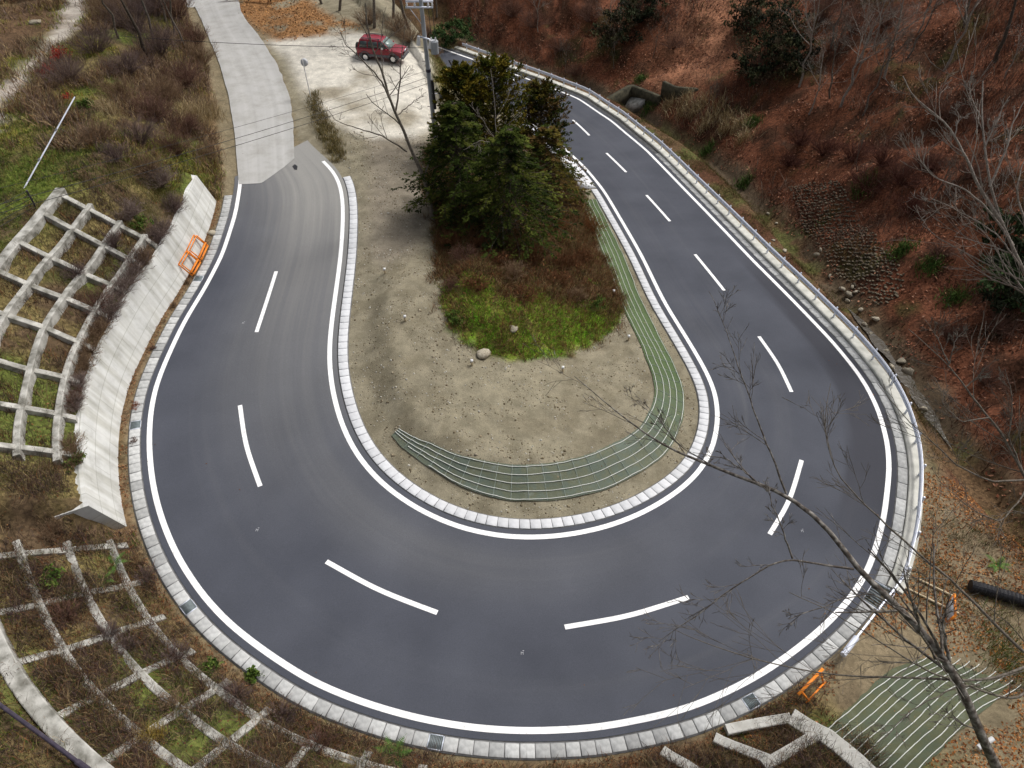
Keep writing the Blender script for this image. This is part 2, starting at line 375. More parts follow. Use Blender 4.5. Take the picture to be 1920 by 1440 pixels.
# wall: formwork joints laid out in metres along the wall
def wall_mat():
    m, nt, bs = new_mat('retaining_wall_concrete'); L = nt.links.new
    uv = nd(nt, 'ShaderNodeUVMap'); tc = nd(nt, 'ShaderNodeTexCoord')
    br = nd(nt, 'ShaderNodeTexBrick', Scale=1.0); br.inputs['Brick Width'].default_value = 3.6; br.inputs['Row Height'].default_value = .78; br.inputs['Mortar Size'].default_value = .018
    br.inputs['Mortar Smooth'].default_value = .35
    br.inputs['Color1'].default_value = (1, 1, 1, 1); br.inputs['Color2'].default_value = (.9, .9, .9, 1); br.inputs['Mortar'].default_value = (.7, .7, .67, 1); br.offset = .5
    L(uv.outputs[0], br.inputs['Vector'])
    no = nd(nt, 'ShaderNodeTexNoise', Scale=.9, Detail=8, Roughness=.7); L(tc.outputs['Object'], no.inputs['Vector'])
    r = ramp(nt, [(.25, (.4, .4, .37)), (.45, (.6, .605, .585)), (.7, (.72, .725, .7))]); L(no.outputs[0], r.inputs[0])
    mx = nd(nt, 'ShaderNodeMix', data_type='RGBA', blend_type='MULTIPLY'); mx.inputs[0].default_value = 1; L(r.outputs[0], mx.inputs[6]); L(br.outputs[0], mx.inputs[7])
    mp = nd(nt, 'ShaderNodeMapping'); mp.inputs['Scale'].default_value = (2.2, .25, 1); L(uv.outputs[0], mp.inputs[0])
    st = nd(nt, 'ShaderNodeTexNoise', Scale=1.3, Detail=6); L(mp.outputs[0], st.inputs[0]); r2 = ramp(nt, [(.35, (.7, .69, .64)), (.58, (1, 1, 1))]); L(st.outputs[0], r2.inputs[0])
    m2 = nd(nt, 'ShaderNodeMix', data_type='RGBA', blend_type='MULTIPLY'); m2.inputs[0].default_value = .8; L(mx.outputs[2], m2.inputs[6]); L(r2.outputs[0], m2.inputs[7])
    L(m2.outputs[2], bs.inputs['Base Color']); bs.inputs['Roughness'].default_value = .9; bs.inputs['Specular IOR Level'].default_value = .2
    return m
M['wall'] = wall_mat()
# ------------------------------------------------------------------ ground sheet
def wpoly(px): return hit(px)[:, :2]
PARKPOLY = wpoly([(500,78),(560,62),(640,56),(700,66),(780,85),(815,120),(815,240),(778,262),(700,262),(640,236),(600,205),(572,180),(540,110)])
PATHPOLY = wpoly([(690,262),(800,262),(812,330),(805,420),(780,470),(720,500),(690,480),(690,380)])
OLDLEFT = wpoly([(-60,280),(-60,200),(30,130),(90,70),(120,0),(150,-30),(185,-30),(170,20),(130,70),(75,130),(25,205),(0,250)])
LAWN = wpoly([(-80,480),(-80,260),(0,250),(60,190),(150,180),(200,260),(180,330),(120,370),(90,395),(0,480)])
MUDPOLY = wpoly([(-60,170),(-60,10),(60,10),(115,30),(90,60),(30,110)])
ORANGEPOLY = wpoly([(430,20),(470,-20),(560,-20),(610,25),(700,55),(640,62),(520,78),(480,52)])
BRDIRT = wpoly([(1690,1080),(1720,850),(1790,930),(1900,1040),(1940,1110),(1900,1180),(1800,1200),(1660,1260),(1560,1300),(1540,1250),(1640,1130)])
BRMAT = wpoly([(1545,1370),(1690,1240),(1850,1220),(1885,1300),(1850,1345),(1700,1450),(1620,1445)])
BANKR = wpoly([(835,85),(900,112),(880,160),(840,190),(812,150),(815,90)])
def mixc(c, k, m): return c * (1 - m[..., None]) + np.array(k) * m[..., None]
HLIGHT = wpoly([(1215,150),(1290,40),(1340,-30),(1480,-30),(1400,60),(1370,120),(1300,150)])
def ground_cols():
    X, Y, f = GX, GY, FLD
    dO, dI, ds, mm, sO = f['dO'], f['dI'], f['ds'], f['mm'], f['sO']
    n1 = fbm(X, Y, 5, 21); n2 = fbm(X, Y, 1.6, 22); n3 = fbm(X, Y, .7, 23, 3); n4 = fbm(X, Y, 12, 24)
    c = np.zeros(X.shape + (3,)); c[:] = (.2, .165, .105); c[(Y > 92) | (X < -40)] = (.13, .1, .055)
    # left and lower cut slopes: brown soil, olive and green patches
    lf = sstep(.8, 1.6, dO) * (1 - sstep(S_E, S_E + 4, sO))
    slope = mixc(mixc(c * 0 + np.array((.1, .068, .04)), (.17, .135, .055), sstep(.45, .6, n2)), (.1, .125, .028), sstep(.48, .62, n1) * .9)
    c = c * (1 - lf[..., None]) + slope * lf[..., None]
    toe = sstep(.9, 1.1, dO) * (1 - sstep(1.5, 2.4, dO + (n3 - .5))) * (1 - sstep(S_E, S_E + 4, sO))
    c = mixc(c, (.14, .085, .045), toe * .8)
    lw = polymask(X, Y, LAWN, 1.5); c = mixc(c, (.1, .13, .025), lw * sstep(.3, .55, n2)); c = mixc(c, (.2, .15, .055), lw * sstep(.5, .6, n1) * .8)
    pl = polymask(X, Y, OLDLEFT, .5); c = mixc(c, (.42, .38, .33), pl * (.65 + .35 * sstep(.35, .6, n2)))
    c = mixc(c, (.1, .062, .035), polymask(X, Y, MUDPOLY, 1.0))
    # hill with fallen leaves
    hl = sstep(.3, 1.6, ds + (n2 - .5) * 1.5)
    hc = mixc(mixc(c * 0 + np.array((.115, .043, .022)), (.165, .064, .035), sstep(.48, .62, n1)), (.035, .02, .012), sstep(.5, .66, n2) * .75)
    hc = mixc(hc, (.045, .055, .018), sstep(.62, .7, fbm(X, Y, 3, 31)) * .6)
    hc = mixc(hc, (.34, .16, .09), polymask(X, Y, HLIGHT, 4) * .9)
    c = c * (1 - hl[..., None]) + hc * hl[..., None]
    rb = sstep(1.4, 2.2, dO) * sstep(S_G, S_G + 6, sO) * (ds < 1.2) * (1 - hl)
    bank = mixc(mixc(c * 0 + np.array((.11, .068, .036)), (.08, .08, .026), sstep(.5, .62, n2)), (.085, .04, .022), sstep(.46, .56, n1))
    bank = mixc(bank, (.11, .09, .06), sstep(-1.3, -.2, ds) * .7 * sstep(.45, .6, n1))
    c = c * (1 - rb[..., None]) + bank * rb[..., None]
    # lower right corner
    c = mixc(c, (.24, .19, .12), polymask(X, Y, BRDIRT, 1.2) * (.7 + .3 * n2))
    # island
    isl = (dI > 0) & (dO < 0) & (ds < 0) & (Y < 90)
    d = mixc(mixc(c * 0 + np.array((.245, .218, .155)), (.2, .176, .122), sstep(.45, .62, n3)), (.265, .238, .168), sstep(.5, .65, n1) * .6)
    d = mixc(d, (.175, .152, .104), (1 - sstep(.3, .45, n2)) * .5)
    gm = sstep(-.15, .35, mm + (n3 - .5) * .8)
    lowm = sstep(30.8, 32.6, Y - .35 * np.clip(X - 3, 0, 3) * 2 + (n2 - .5) * 3)
    g = mixc(mixc(c * 0 + np.array((.17, .31, .022)), (.22, .24, .045), sstep(.48, .62, n2)), (.085, .048, .024), np.clip(lowm + sstep(.5, .62, fbm(X, Y, 1.2, 35)) * .7, 0, 1))
    d = d * (1 - gm[..., None]) + g * gm[..., None]
    c = np.where(isl[..., None], d, c)
    pk = polymask(X, Y, PARKPOLY, .7); far = isl | True
    pm = pk * sstep(.28, .55, fbm(X, Y, 4, 41) + .12)
    c = mixc(c, (.3, .265, .2), pk * .9); c = mixc(c, (.6, .57, .5), pm * .92)
    c = mixc(c, (.22, .19, .15), polymask(X, Y, PATHPOLY, .8) * .75)
    c = mixc(c, (.25, .13, .055), polymask(X, Y, ORANGEPOLY, .8) * sstep(.3, .5, n2))
    c = mixc(c, (.17, .15, .05), polymask(X, Y, BANKR, .8) * .9)
    return c
def ground_mat():
    m, nt, bs = new_mat('ground_soil_and_leaves'); L = nt.links.new
    a = nd(nt, 'ShaderNodeVertexColor'); a.layer_name = 'Col'; tc = nd(nt, 'ShaderNodeTexCoord')
    vo = nd(nt, 'ShaderNodeTexVoronoi', Scale=9.0); L(tc.outputs['Object'], vo.inputs['Vector'])
    sp = nd(nt, 'ShaderNodeSeparateColor'); L(vo.outputs['Color'], sp.inputs[0])
    mr = nd(nt, 'ShaderNodeMapRange'); mr.inputs[3].default_value = .55; mr.inputs[4].default_value = 1.5; L(sp.outputs[0], mr.inputs[0])
    n1 = nd(nt, 'ShaderNodeTexNoise', Scale=28, Detail=8, Roughness=.75); L(tc.outputs['Object'], n1.inputs['Vector'])
    m1 = nd(nt, 'ShaderNodeMapRange'); m1.inputs[1].default_value = .3; m1.inputs[2].default_value = .7; m1.inputs[3].default_value = .62; m1.inputs[4].default_value = 1.38; L(n1.outputs[0], m1.inputs[0])
    n2 = nd(nt, 'ShaderNodeTexNoise', Scale=1.3, Detail=8, Roughness=.7); L(tc.outputs['Object'], n2.inputs['Vector'])
    m2 = nd(nt, 'ShaderNodeMapRange'); m2.inputs[1].default_value = .3; m2.inputs[2].default_value = .7; m2.inputs[3].default_value = .7; m2.inputs[4].default_value = 1.3; L(n2.outputs[0], m2.inputs[0])
    # leaf speckle is strong on reddish ground, weak on pale soil
    sc = nd(nt, 'ShaderNodeSeparateColor'); L(a.outputs[0], sc.inputs[0])
    rat = nd(nt, 'ShaderNodeMath', operation='DIVIDE'); L(sc.outputs[2], rat.inputs[0]); L(sc.outputs[0], rat.inputs[1])
    k = nd(nt, 'ShaderNodeMapRange'); k.inputs[1].default_value = .3; k.inputs[2].default_value = .6; k.inputs[3].default_value = 1; k.inputs[4].default_value = .1; L(rat.outputs[0], k.inputs[0])
    lm = nd(nt, 'ShaderNodeMix'); L(k.outputs[0], lm.inputs[0]); lm.inputs[2].default_value = 1; L(mr.outputs[0], lm.inputs[3])
    p1 = nd(nt, 'ShaderNodeMath', operation='MULTIPLY'); L(lm.outputs[0], p1.inputs[0]); L(m1.outputs[0], p1.inputs[1])
    p2 = nd(nt, 'ShaderNodeMath', operation='MULTIPLY'); L(p1.outputs[0], p2.inputs[0]); L(m2.outputs[0], p2.inputs[1])
    mx = nd(nt, 'ShaderNodeVectorMath', operation='SCALE'); L(a.outputs[0], mx.inputs[0]); L(p2.outputs[0], mx.inputs['Scale'])
    L(mx.outputs[0], bs.inputs['Base Color']); bs.inputs['Roughness'].default_value = .95; bs.inputs['Specular IOR Level'].default_value = .1
    b = nd(nt, 'ShaderNodeBump', Strength=.55, Distance=.06); L(n1.outputs[0], b.inputs['Height']); L(b.outputs[0], bs.inputs['Normal'])
    return m
GCOL = ground_cols()
ny, nx = GX.shape
ii = np.arange(ny - 1)[:, None] * nx + np.arange(nx - 1)[None]
GF = np.stack([ii, ii + 1, ii + nx + 1, ii + nx], -1).reshape(-1, 4)
ground = mobj('ground', np.stack([GX, GY, GZ], -1).reshape(-1, 3), GF, ground_mat(), col=GCOL.reshape(-1, 3), sm=True)
tag(ground, kind='structure')

# ------------------------------------------------------------------ road
PAIRS = [((452,330),(557,268)),((446,372),(632,330)),((417,478),(642,440)),((347,600),(627,567)),((283,767),(618,710)),((292,938),(650,825)),((428,1169),(745,933)),((680,1318),(880,999)),((980,1372),(985,1011)),((1280,1333),(1120,996)),((1533,1187),(1270,925)),((1657,977),(1334,850)),((1665,833),(1348,773)),((1617,710),(1325,697)),((1493,570),(1268,600)),((1327,400),(1185,445)),((1210,280),(1095,312)),((1085,185),(1010,232)),((813,85),(960,200))]
so = np.maximum.accumulate([s_on(OUT, *a) for a, b in PAIRS]) + np.arange(len(PAIRS)) * 1e-3
si = np.maximum.accumulate([s_on(INN, *b) for a, b in PAIRS]) + np.arange(len(PAIRS)) * 1e-3
so[-1] = LO - .5; si[-1] = LI - .5
tt = np.linspace(0, 1, 330); kk = np.linspace(0, 1, len(PAIRS))
kk = np.r_[0, np.cumsum(.5 * (np.diff(so) + np.diff(si)))]; kk /= kk[-1]
so_t = np.interp(tt, kk, so); si_t = np.interp(tt, kk, si)
so_t = smooth(so_t[:, None], 4)[:, 0]; si_t = smooth(si_t[:, None], 4)[:, 0]
EO = off(OUT, so_t, np.full(len(tt), .36)); EI = off(INN, si_t, np.full(len(tt), -.36))
NV = 30; vv = np.linspace(0, 1, NV)
RP = EO[:, None] * (1 - vv[None, :, None]) + EI[:, None] * vv[None, :, None]
RZ = B(RP[..., 0], RP[..., 1])
uu = .5 * (so_t + si_t); uu = uu - uu[0]
RUV = np.stack(np.broadcast_arrays(uu[:, None], vv[None]), -1)
ua = uu[:, None] + 0 * vv[None]; va = 0 * uu[:, None] + vv[None]
dust = np.clip(1.25 - ua / 26, 0, 1) * sstep(.1, .75, va) + .5 * np.clip(1 - ua / 13, 0, 1)
dust = np.maximum(dust, .26 * np.exp(-((va - .78) / .16) ** 2) * (1 - sstep(30, 60, ua)))
U1, U2 = [float(np.interp(s_on(OUT, *p), so_t, uu)) for p in ((1400,480),(1668,985))]
fresh = sstep(U1 - 2, U1 + 5, ua) * (1 - sstep(U2 - 2, U2 + 3, ua)) if U1 < U2 else sstep(U2 - 3, U2 + 2, ua) * (1 - sstep(U1 - 5, U1 + 4, ua))
um = np.clip((ua - min(U1, U2)) / abs(U2 - U1), 0, 1)
fresh = fresh * (1 - sstep(.22 - .13 * um - .02, .22 - .13 * um + .02, va - .05))
rc = np.stack([dust, fresh, sstep(60, 100, ua)], -1)
def road_mat():
    m, nt, bs = new_mat('asphalt'); L = nt.links.new
    a = nd(nt, 'ShaderNodeVertexColor'); a.layer_name = 'Col'; sp = nd(nt, 'ShaderNodeSeparateColor'); L(a.outputs[0], sp.inputs[0])
    tc = nd(nt, 'ShaderNodeTexCoord'); uv = nd(nt, 'ShaderNodeUVMap')
    def uvn(sx, sy, sc, det=5):
        mp = nd(nt, 'ShaderNodeMapping'); mp.inputs['Scale'].default_value = (sx, sy, 1); L(uv.outputs[0], mp.inputs[0])
        n = nd(nt, 'ShaderNodeTexNoise', Scale=sc, Detail=det, Roughness=.6); L(mp.outputs[0], n.inputs['Vector']); return n.outputs[0]
    st = uvn(.035, 14, 1.0, 7); st2 = uvn(.02, 4, 1.0, 3); big = nd(nt, 'ShaderNodeTexNoise', Scale=.35, Detail=5); L(tc.outputs['Object'], big.inputs['Vector'])
    fine = nd(nt, 'ShaderNodeTexNoise', Scale=26, Detail=8, Roughness=.85); L(tc.outputs['Object'], fine.inputs['Vector'])
    r = ramp(nt, [(.3, (.056, .061, .0775)), (.7, (.076, .082, .102))]); L(big.outputs[0], r.inputs[0])
    # streaks of dust dragged along the lanes
    s1 = nd(nt, 'ShaderNodeMapRange'); s1.inputs[1].default_value = .42; s1.inputs[2].default_value = .72; L(st, s1.inputs[0])
    s2 = nd(nt, 'ShaderNodeMapRange'); s2.inputs[1].default_value = .5; s2.inputs[2].default_value = .7; L(st2, s2.inputs[0])
    q = nd(nt, 'ShaderNodeMath', operation='MULTIPLY'); L(s1.outputs[0], q.inputs[0]); L(s2.outputs[0], q.inputs[1])
    q2 = nd(nt, 'ShaderNodeMath', operation='MULTIPLY_ADD'); L(q.outputs[0], q2.inputs[0]); q2.inputs[1].default_value = .3; q2.inputs[2].default_value = 0; q2.inputs[1].default_value = .17
    db = nd(nt, 'ShaderNodeMath', operation='MULTIPLY_ADD'); L(s1.outputs[0], db.inputs[0]); db.inputs[1].default_value = .3; db.inputs[2].default_value = .62
    d = nd(nt, 'ShaderNodeMath', operation='MULTIPLY'); L(sp.outputs[0], d.inputs[0]); L(db.outputs[0], d.inputs[1])
    dd = nd(nt, 'ShaderNodeMath', operation='ADD'); L(d.outputs[0], dd.inputs[0]); L(q2.outputs[0], dd.inputs[1]); dd.use_clamp = True
    mx = nd(nt, 'ShaderNodeMix', data_type='RGBA'); L(dd.outputs[0], mx.inputs[0]); L(r.outputs[0], mx.inputs[6]); mx.inputs[7].default_value = (.27, .265, .25, 1)
    m2 = nd(nt, 'ShaderNodeMix', data_type='RGBA'); fr = nd(nt, 'ShaderNodeMath', operation='MULTIPLY'); L(sp.outputs[1], fr.inputs[0]); fr.inputs[1].default_value = .75; L(fr.outputs[0], m2.inputs[0]); L(mx.outputs[2], m2.inputs[6]); m2.inputs[7].default_value = (.035, .036, .046, 1)
    fm = nd(nt, 'ShaderNodeMapRange'); fm.inputs[1].default_value = .3; fm.inputs[2].default_value = .7; fm.inputs[3].default_value = .72; fm.inputs[4].default_value = 1.28; L(fine.outputs[0], fm.inputs[0])
    v = nd(nt, 'ShaderNodeVectorMath', operation='SCALE'); L(m2.outputs[2], v.inputs[0]); L(fm.outputs[0], v.inputs['Scale'])
    L(v.outputs[0], bs.inputs['Base Color']); bs.inputs['Roughness'].default_value = .8; bs.inputs['Specular IOR Level'].default_value = .25
    b = nd(nt, 'ShaderNodeBump', Strength=.25, Distance=.01); L(fine.outputs[0], b.inputs['Height']); L(b.outputs[0], bs.inputs['Normal'])
    return m
def gridF(a, b):
    i = np.arange(a - 1)[:, None] * b + np.arange(b - 1)[None]
    return np.stack([i, i + b, i + b + 1, i + 1], -1).reshape(-1, 4)
road = mobj('road', np.concatenate([RP, RZ[..., None]], -1).reshape(-1, 3), gridF(len(tt), NV), road_mat(), col=rc.reshape(-1, 3), uv=RUV.reshape(-1, 2), sm=True)
tag(road, kind='structure')
def ribbon(name, Pts, N, w, zo, mat, parent=None, cols=4, taper=0):
    k = np.linspace(-.5, .5, cols); V = Pts[:, None] + N[:, None] * (k[None, :, None] * w)
    z = B(V[..., 0], V[..., 1]) + zo
    return mobj(name, np.concatenate([V, z[..., None]], -1).reshape(-1, 3), gridF(len(Pts), cols), mat, parent, sm=True)
sL = np.arange(S_NEW, LO - .5, .4); ribbon('edge_line', off(OUT, sL, 0 * sL), nrm_at(OUT, sL), .23, .012, M['paint'], road)
sL = np.arange(I_NEW, LI - .5, .4); ribbon('edge_line', off(INN, sL, 0 * sL), nrm_at(INN, sL), .23, .012, M['paint'], road)
DASH = [[(518,509),(500,566),(481,623)],[(450,760),(460,835),(488,912)],[(612,1053),(708,1107),(820,1149)],[(1059,1176),(1180,1156),(1291,1120)],[(1443,1002),(1481,940),(1503,863)],[(1484,735),(1460,683),(1423,631)],[(1358,545),(1331,511),(1303,477)],[(1256,415),(1234,390),(1212,366)],[(1174,323),(1155,304),(1137,287)],[(1105,254),(1090,239),(1074,225)],[(1037,200),(1022,189),(1005,176)],[(968,152),(948,142),(925,132)]]
for d in DASH:
    q = unB(d); P = np.stack([np.interp(np.linspace(0, 2, 21), [0, 1, 2], q[:, k]) for k in (0, 1)], 1); P = smooth(P, 3)
    T = np.gradient(P, axis=0); T /= np.linalg.norm(T, axis=1, keepdims=True)
    ribbon('centre_dash', P, np.stack([T[:, 1], -T[:, 0]], 1), .2, .012, M['paint'], road, 3)
for (x, y) in [(979,1225),(482,994),(1504,996),(456,606)]:
    q = unB([(x, y)])[0]; V = []; F = []
    for (a, b, w, h) in [(-.05, 0, .018, .16), (.05, 0, .018, .16), (0, .02, .08, .02), (.06, .1, .08, .025)]:
        a *= .75; w *= .75; h *= .75; n = len(V); V += [(q[0] + a + sx * w / 2, q[1] + b + sy * h / 2) for sx, sy in ((-1, -1), (1, -1), (1, 1), (-1, 1))]; F.append([n, n + 1, n + 2, n + 3])
    V = np.array(V); mobj('survey_mark', np.c_[V, B(V[:, 0], V[:, 1]) + .014], F, M['board'], road)

# old road
def loft_px(L_px, R_px, n, cols, zo):
    A = smooth(resample(unB(L_px), .5), 1.5); C = smooth(resample(unB(R_px), .5), 1.5)
    A = np.stack([np.interp(np.linspace(0, 1, n), np.linspace(0, 1, len(A)), A[:, k]) for k in (0, 1)], 1)
    C = np.stack([np.interp(np.linspace(0, 1, n), np.linspace(0, 1, len(C)), C[:, k]) for k in (0, 1)], 1)
    v = np.linspace(0, 1, cols); P = A[:, None] * (1 - v[None, :, None]) + C[:, None] * v[None, :, None]
    return P
P = loft_px([(448,346),(445,312),(440,250),(430,185),(412,120),(388,62),(345,0),(290,-60)], [(551,300),(552,270),(549,230),(546,190),(524,130),(496,82),(455,28),(425,-60)], 120, 20, 0)
kink = unB([(448,346),(490,344),(513,328),(535,312),(552,297)])
v = np.linspace(0, 1, 20); P[0] = np.stack([np.interp(v, [0, .4, .62, .83, 1], kink[:, k]) for k in (0, 1)], 1)
for r_ in range(1, 8): P[r_] = P[r_] * (r_ / 8) + (P[0] + (P[8] - P[0]) * r_ / 8) * (1 - r_ / 8)
edge_n = (fbm(np.arange(120) * .9, np.zeros(120), 1.0, 77)[:, None] - .5) * .2
P[5:, -1] += edge_n[5:] * np.array([1, 0]); P[5:, 0] -= edge_n[5:][::-1] * .5 * np.array([1, 0])
OR = P
def old_mat():
    m, nt, bs = new_mat('old_road_surface'); L = nt.links.new; uv = nd(nt, 'ShaderNodeUVMap'); tc = nd(nt, 'ShaderNodeTexCoord')
    mp = nd(nt, 'ShaderNodeMapping'); mp.inputs['Scale'].default_value = (.015, 1.3, 1); L(uv.outputs[0], mp.inputs[0]); a = nd(nt, 'ShaderNodeTexNoise', Scale=1.0, Detail=6); L(mp.outputs[0], a.inputs[0])
    b = nd(nt, 'ShaderNodeTexNoise', Scale=.8, Detail=8, Roughness=.7); L(tc.outputs['Object'], b.inputs[0]); f = nd(nt, 'ShaderNodeTexNoise', Scale=45, Detail=6, Roughness=.8); L(tc.outputs['Object'], f.inputs[0])
    r = ramp(nt, [(.3, (.38, .375, .36)), (.7, (.5, .495, .48))]); L(a.outputs[0], r.inputs[0]); r2 = ramp(nt, [(.32, (.8, .79, .76)), (.55, (1, 1, 1))]); L(b.outputs[0], r2.inputs[0]); r3 = ramp(nt, [(.3, (.82, .82, .82)), (.7, (1.1, 1.1, 1.1))]); L(f.outputs[0], r3.inputs[0])
    x = nd(nt, 'ShaderNodeMix', data_type='RGBA', blend_type='MULTIPLY'); x.inputs[0].default_value = 1; L(r.outputs[0], x.inputs[6]); L(r2.outputs[0], x.inputs[7])
    y = nd(nt, 'ShaderNodeMix', data_type='RGBA', blend_type='MULTIPLY'); y.inputs[0].default_value = 1; L(x.outputs[2], y.inputs[6]); L(r3.outputs[0], y.inputs[7])
    L(y.outputs[2], bs.inputs['Base Color']); bs.inputs['Roughness'].default_value = .92; return m
old_m = old_mat()
ouv = np.stack(np.broadcast_arrays(np.arange(120)[:, None] * .6, np.linspace(0, 4.5, 20)[None]), -1).reshape(-1, 2)
mobj_old = mobj('old_road', np.concatenate([P, (B(P[..., 0], P[..., 1]) + .02)[..., None]], -1).reshape(-1, 3), gridF(120, 20), old_m, uv=ouv, sm=True); tag(mobj_old, kind='structure')
q = unB([(552,318),(548,312),(553,308),(558,312),(557,319)]); mobj('tar_patch', np.c_[q, B(q[:, 0], q[:, 1]) + .016], [[0, 1, 2, 3, 4]], M['black'], road)

# stream water
w0_ = unB([(1572, 575), (1775, 850)], -2.6); w1_ = sdist(w0_[:, 0], w0_[:, 1], STR)[1]; sS = np.arange(w1_[0], w1_[1], .35); wv = (.1 + .5 * fbm(sS, sS * 0, 1.5, 51) ** 1.5) * sstep(0, 2, sS - sS[0]) * sstep(0, 2, sS[-1] - sS)
Pw = pt_at(STR, sS); Nw = nrm_at(STR, sS); k = np.linspace(-1, 1, 5)
V = Pw[:, None] + Nw[:, None] * (k[None, :, None] * wv[:, None, None]); zz = np.interp(sS, STR_S, STR_Z)[:, None] + .1 + 0 * k[None]
zz = np.maximum(zz, 0 * zz - 50) + .0
wm, nt, bs = new_mat('stream_water'); bs.inputs['Base Color'].default_value = (.06, .05, .035, 1); bs.inputs['Roughness'].default_value = .12
no = nd(nt, 'ShaderNodeTexNoise', Scale=5, Detail=5); tcn = nd(nt, 'ShaderNodeTexCoord'); nt.links.new(tcn.outputs['Object'], no.inputs['Vector']); bb = nd(nt, 'ShaderNodeBump', Strength=.6, Distance=.05); nt.links.new(no.outputs[0], bb.inputs['Height']); nt.links.new(bb.outputs[0], bs.inputs['Normal'])
tag(mobj('stream_water', np.concatenate([V, zz[..., None]], -1).reshape(-1, 3), gridF(len(sS), 5), wm, sm=True), kind='structure')

# ------------------------------------------------------------------ gutters
def strip_obj(name, line, s, d0, d1, z0, z1, mat, label, cat):
    P = off(line, s, 0 * s); N = nrm_at(line, s); mid = P + N * (d0 + d1) / 2
    path = np.c_[P, B(mid[:, 0], mid[:, 1])]
    V, F, uv = sweep(path, N, [(d0, z0), (d1, z0), (d1, z1), (d0, z1)])
    return tag(mobj(name, V, F, mat, uv=uv), label, cat)
S_L0 = s_on(OUT, 440, 365)
sg = np.arange(S_L0, S_G + .01, .4); strip_obj('gutter_channel', OUT, sg, .365, .93, -.3, -.02, M['gutter'], 'concrete gutter channel along the outer edge of the bend below the slopes', 'gutter')
SI0, SI1 = s_on(INN, 645, 332), s_on(INN, 1128, 352)
sg = np.arange(SI0, SI1, .4); strip_obj('gutter_channel', INN, sg, -.93, -.365, -.3, -.02, M['gutter'], 'concrete gutter channel round the inside of the bend beside the earth island', 'gutter')
sg = np.arange(S_G + .1, LO - 2, .4); strip_obj('gutter_channel', OUT, sg, .365, .87, -.3, -.02, M['gutter'], 'concrete gutter channel running along the guardrail side of the road', 'gutter')
def slab_mesh(line, s0, s1, d0, d1, h=.05, gap=.02):
    s = np.array([s0 + gap / 2, s1 - gap / 2]); a = off(line, s, np.full(2, d0)); b = off(line, s, np.full(2, d1))
    c = np.array([a[0], b[0], b[1], a[1]]); return c
def add_cover(name, c, top, th, mat, label, cat, group, slits=False, curve=None):
    ctr = c.mean(0); zt = B(c[:, 0], c[:, 1]) + top; zc = float(zt.mean()); e = .012
    v = []
    ins = ctr + (c - ctr) * (1 - e / .25)
    v = np.vstack([np.c_[c, zt - th], np.c_[c, zt - e], np.c_[ins, zt]]) - np.array([ctr[0], ctr[1], zc])
    F = [[0, 3, 2, 1]] + [[i + o, (i + 1) % 4 + o, (i + 1) % 4 + o + 4, i + o + 4] for o in (0, 4) for i in range(4)] + [[8, 9, 10, 11]]
    o = mobj(name, v, F, mat); o.location = (ctr[0], ctr[1], zc)
    return tag(o, label, cat, group)
GRATES_O = [s_on(OUT, *p) for p in ((385,520),(268,795),(372,1137),(820,1368),(1385,1300))]
gl = ['steel gutter grate by the foot of the retaining wall below the two orange barricades','rusty leaf-edged gutter grate by the wall foot on the left of the bend','green-grey gutter grate at the lower left of the bend','small steel grate in the gutter at the bottom of the bend','long steel grate in the gutter at the lower right above the concrete frame']
def grate(c, zt, label, along):
    ctr = c.mean(0); z = float(B(np.array([ctr[0]]), np.array([ctr[1]]))[0]) + zt
    o = empty('gutter_grate', (ctr[0], ctr[1], z), label, 'grate')
    parts = []; n = 9; q = c - ctr
    for i in range(n):
        f = (i + .5) / n
        a = q[0] * (1 - f) + q[3] * f; b = q[1] * (1 - f) + q[2] * f
        parts.append(bar((*a, -.03), (*b, -.03), .028, .06))
    V, F = join(*parts); mobj('grate_bars', V, F, M['grate'], o)
    fr = [bar((*q[i], -.028), (*q[(i + 1) % 4], -.028), .03, .05) for i in (0, 2)]
    fr += [bar((*(q[i] * .93 + q[j] * .07), -.028), (*(q[j] * .93 + q[i] * .07), -.028), .028, .045) for i, j in ((1, 2), (3, 0))]
    V, F = join(*fr); mobj('grate_frame', V, F, M['steel'], o)
    return o
s = S_L0; n = 0
lo_lab = {0: 'weathered cream gutter cover slab along the foot of the left retaining wall', 1: 'plain grey gutter cover slab on the outer edge below the lower left slope', 2: 'stained grey gutter cover slab on the outer edge at the lower right of the bend'}
while s < S_G - .5:
    s1 = s + .5; mid = s + .25; hitg = [i for i, g in enumerate(GRATES_O) if s <= g < s1]
    zone = 0 if mid < S_WF else 1 if mid < S_BOT else 2
    gap = .045 if n % 4 == 0 else .022
    c = slab_mesh(OUT, s, s1, .42, .88, gap=gap)
    if hitg: grate(c, .012, gl[hitg[0]], s)
    else: add_cover('gutter_cover', c, .012 + .006 * rng.random(), .05, M['conc_lid'], lo_lab[zone], 'gutter cover', ['covers along the wall foot', 'covers on the outer edge lower left', 'covers on the outer edge lower right'][zone])
    s = s1; n += 1
s = SI0; n = 0
while s < SI1 - .5:
    gap = .045 if n % 4 == 0 else .02
    add_cover('gutter_cover', slab_mesh(INN, s, s + .5, -.88, -.42, gap=gap), .012 + .004 * rng.random(), .05, M['conc_new'], 'clean white gutter cover slab lining the inner edge of the bend', 'gutter cover', 'white covers round the inside of the bend')
    s += .5; n += 1
s = S_G + .9; S_LE = s_on(OUT, 1225, 295)
grate(slab_mesh(OUT, S_G - .3, S_G + .85, .4, 1.25), .02, 'large steel gutter grate at the near end of the guardrail footing', 0)
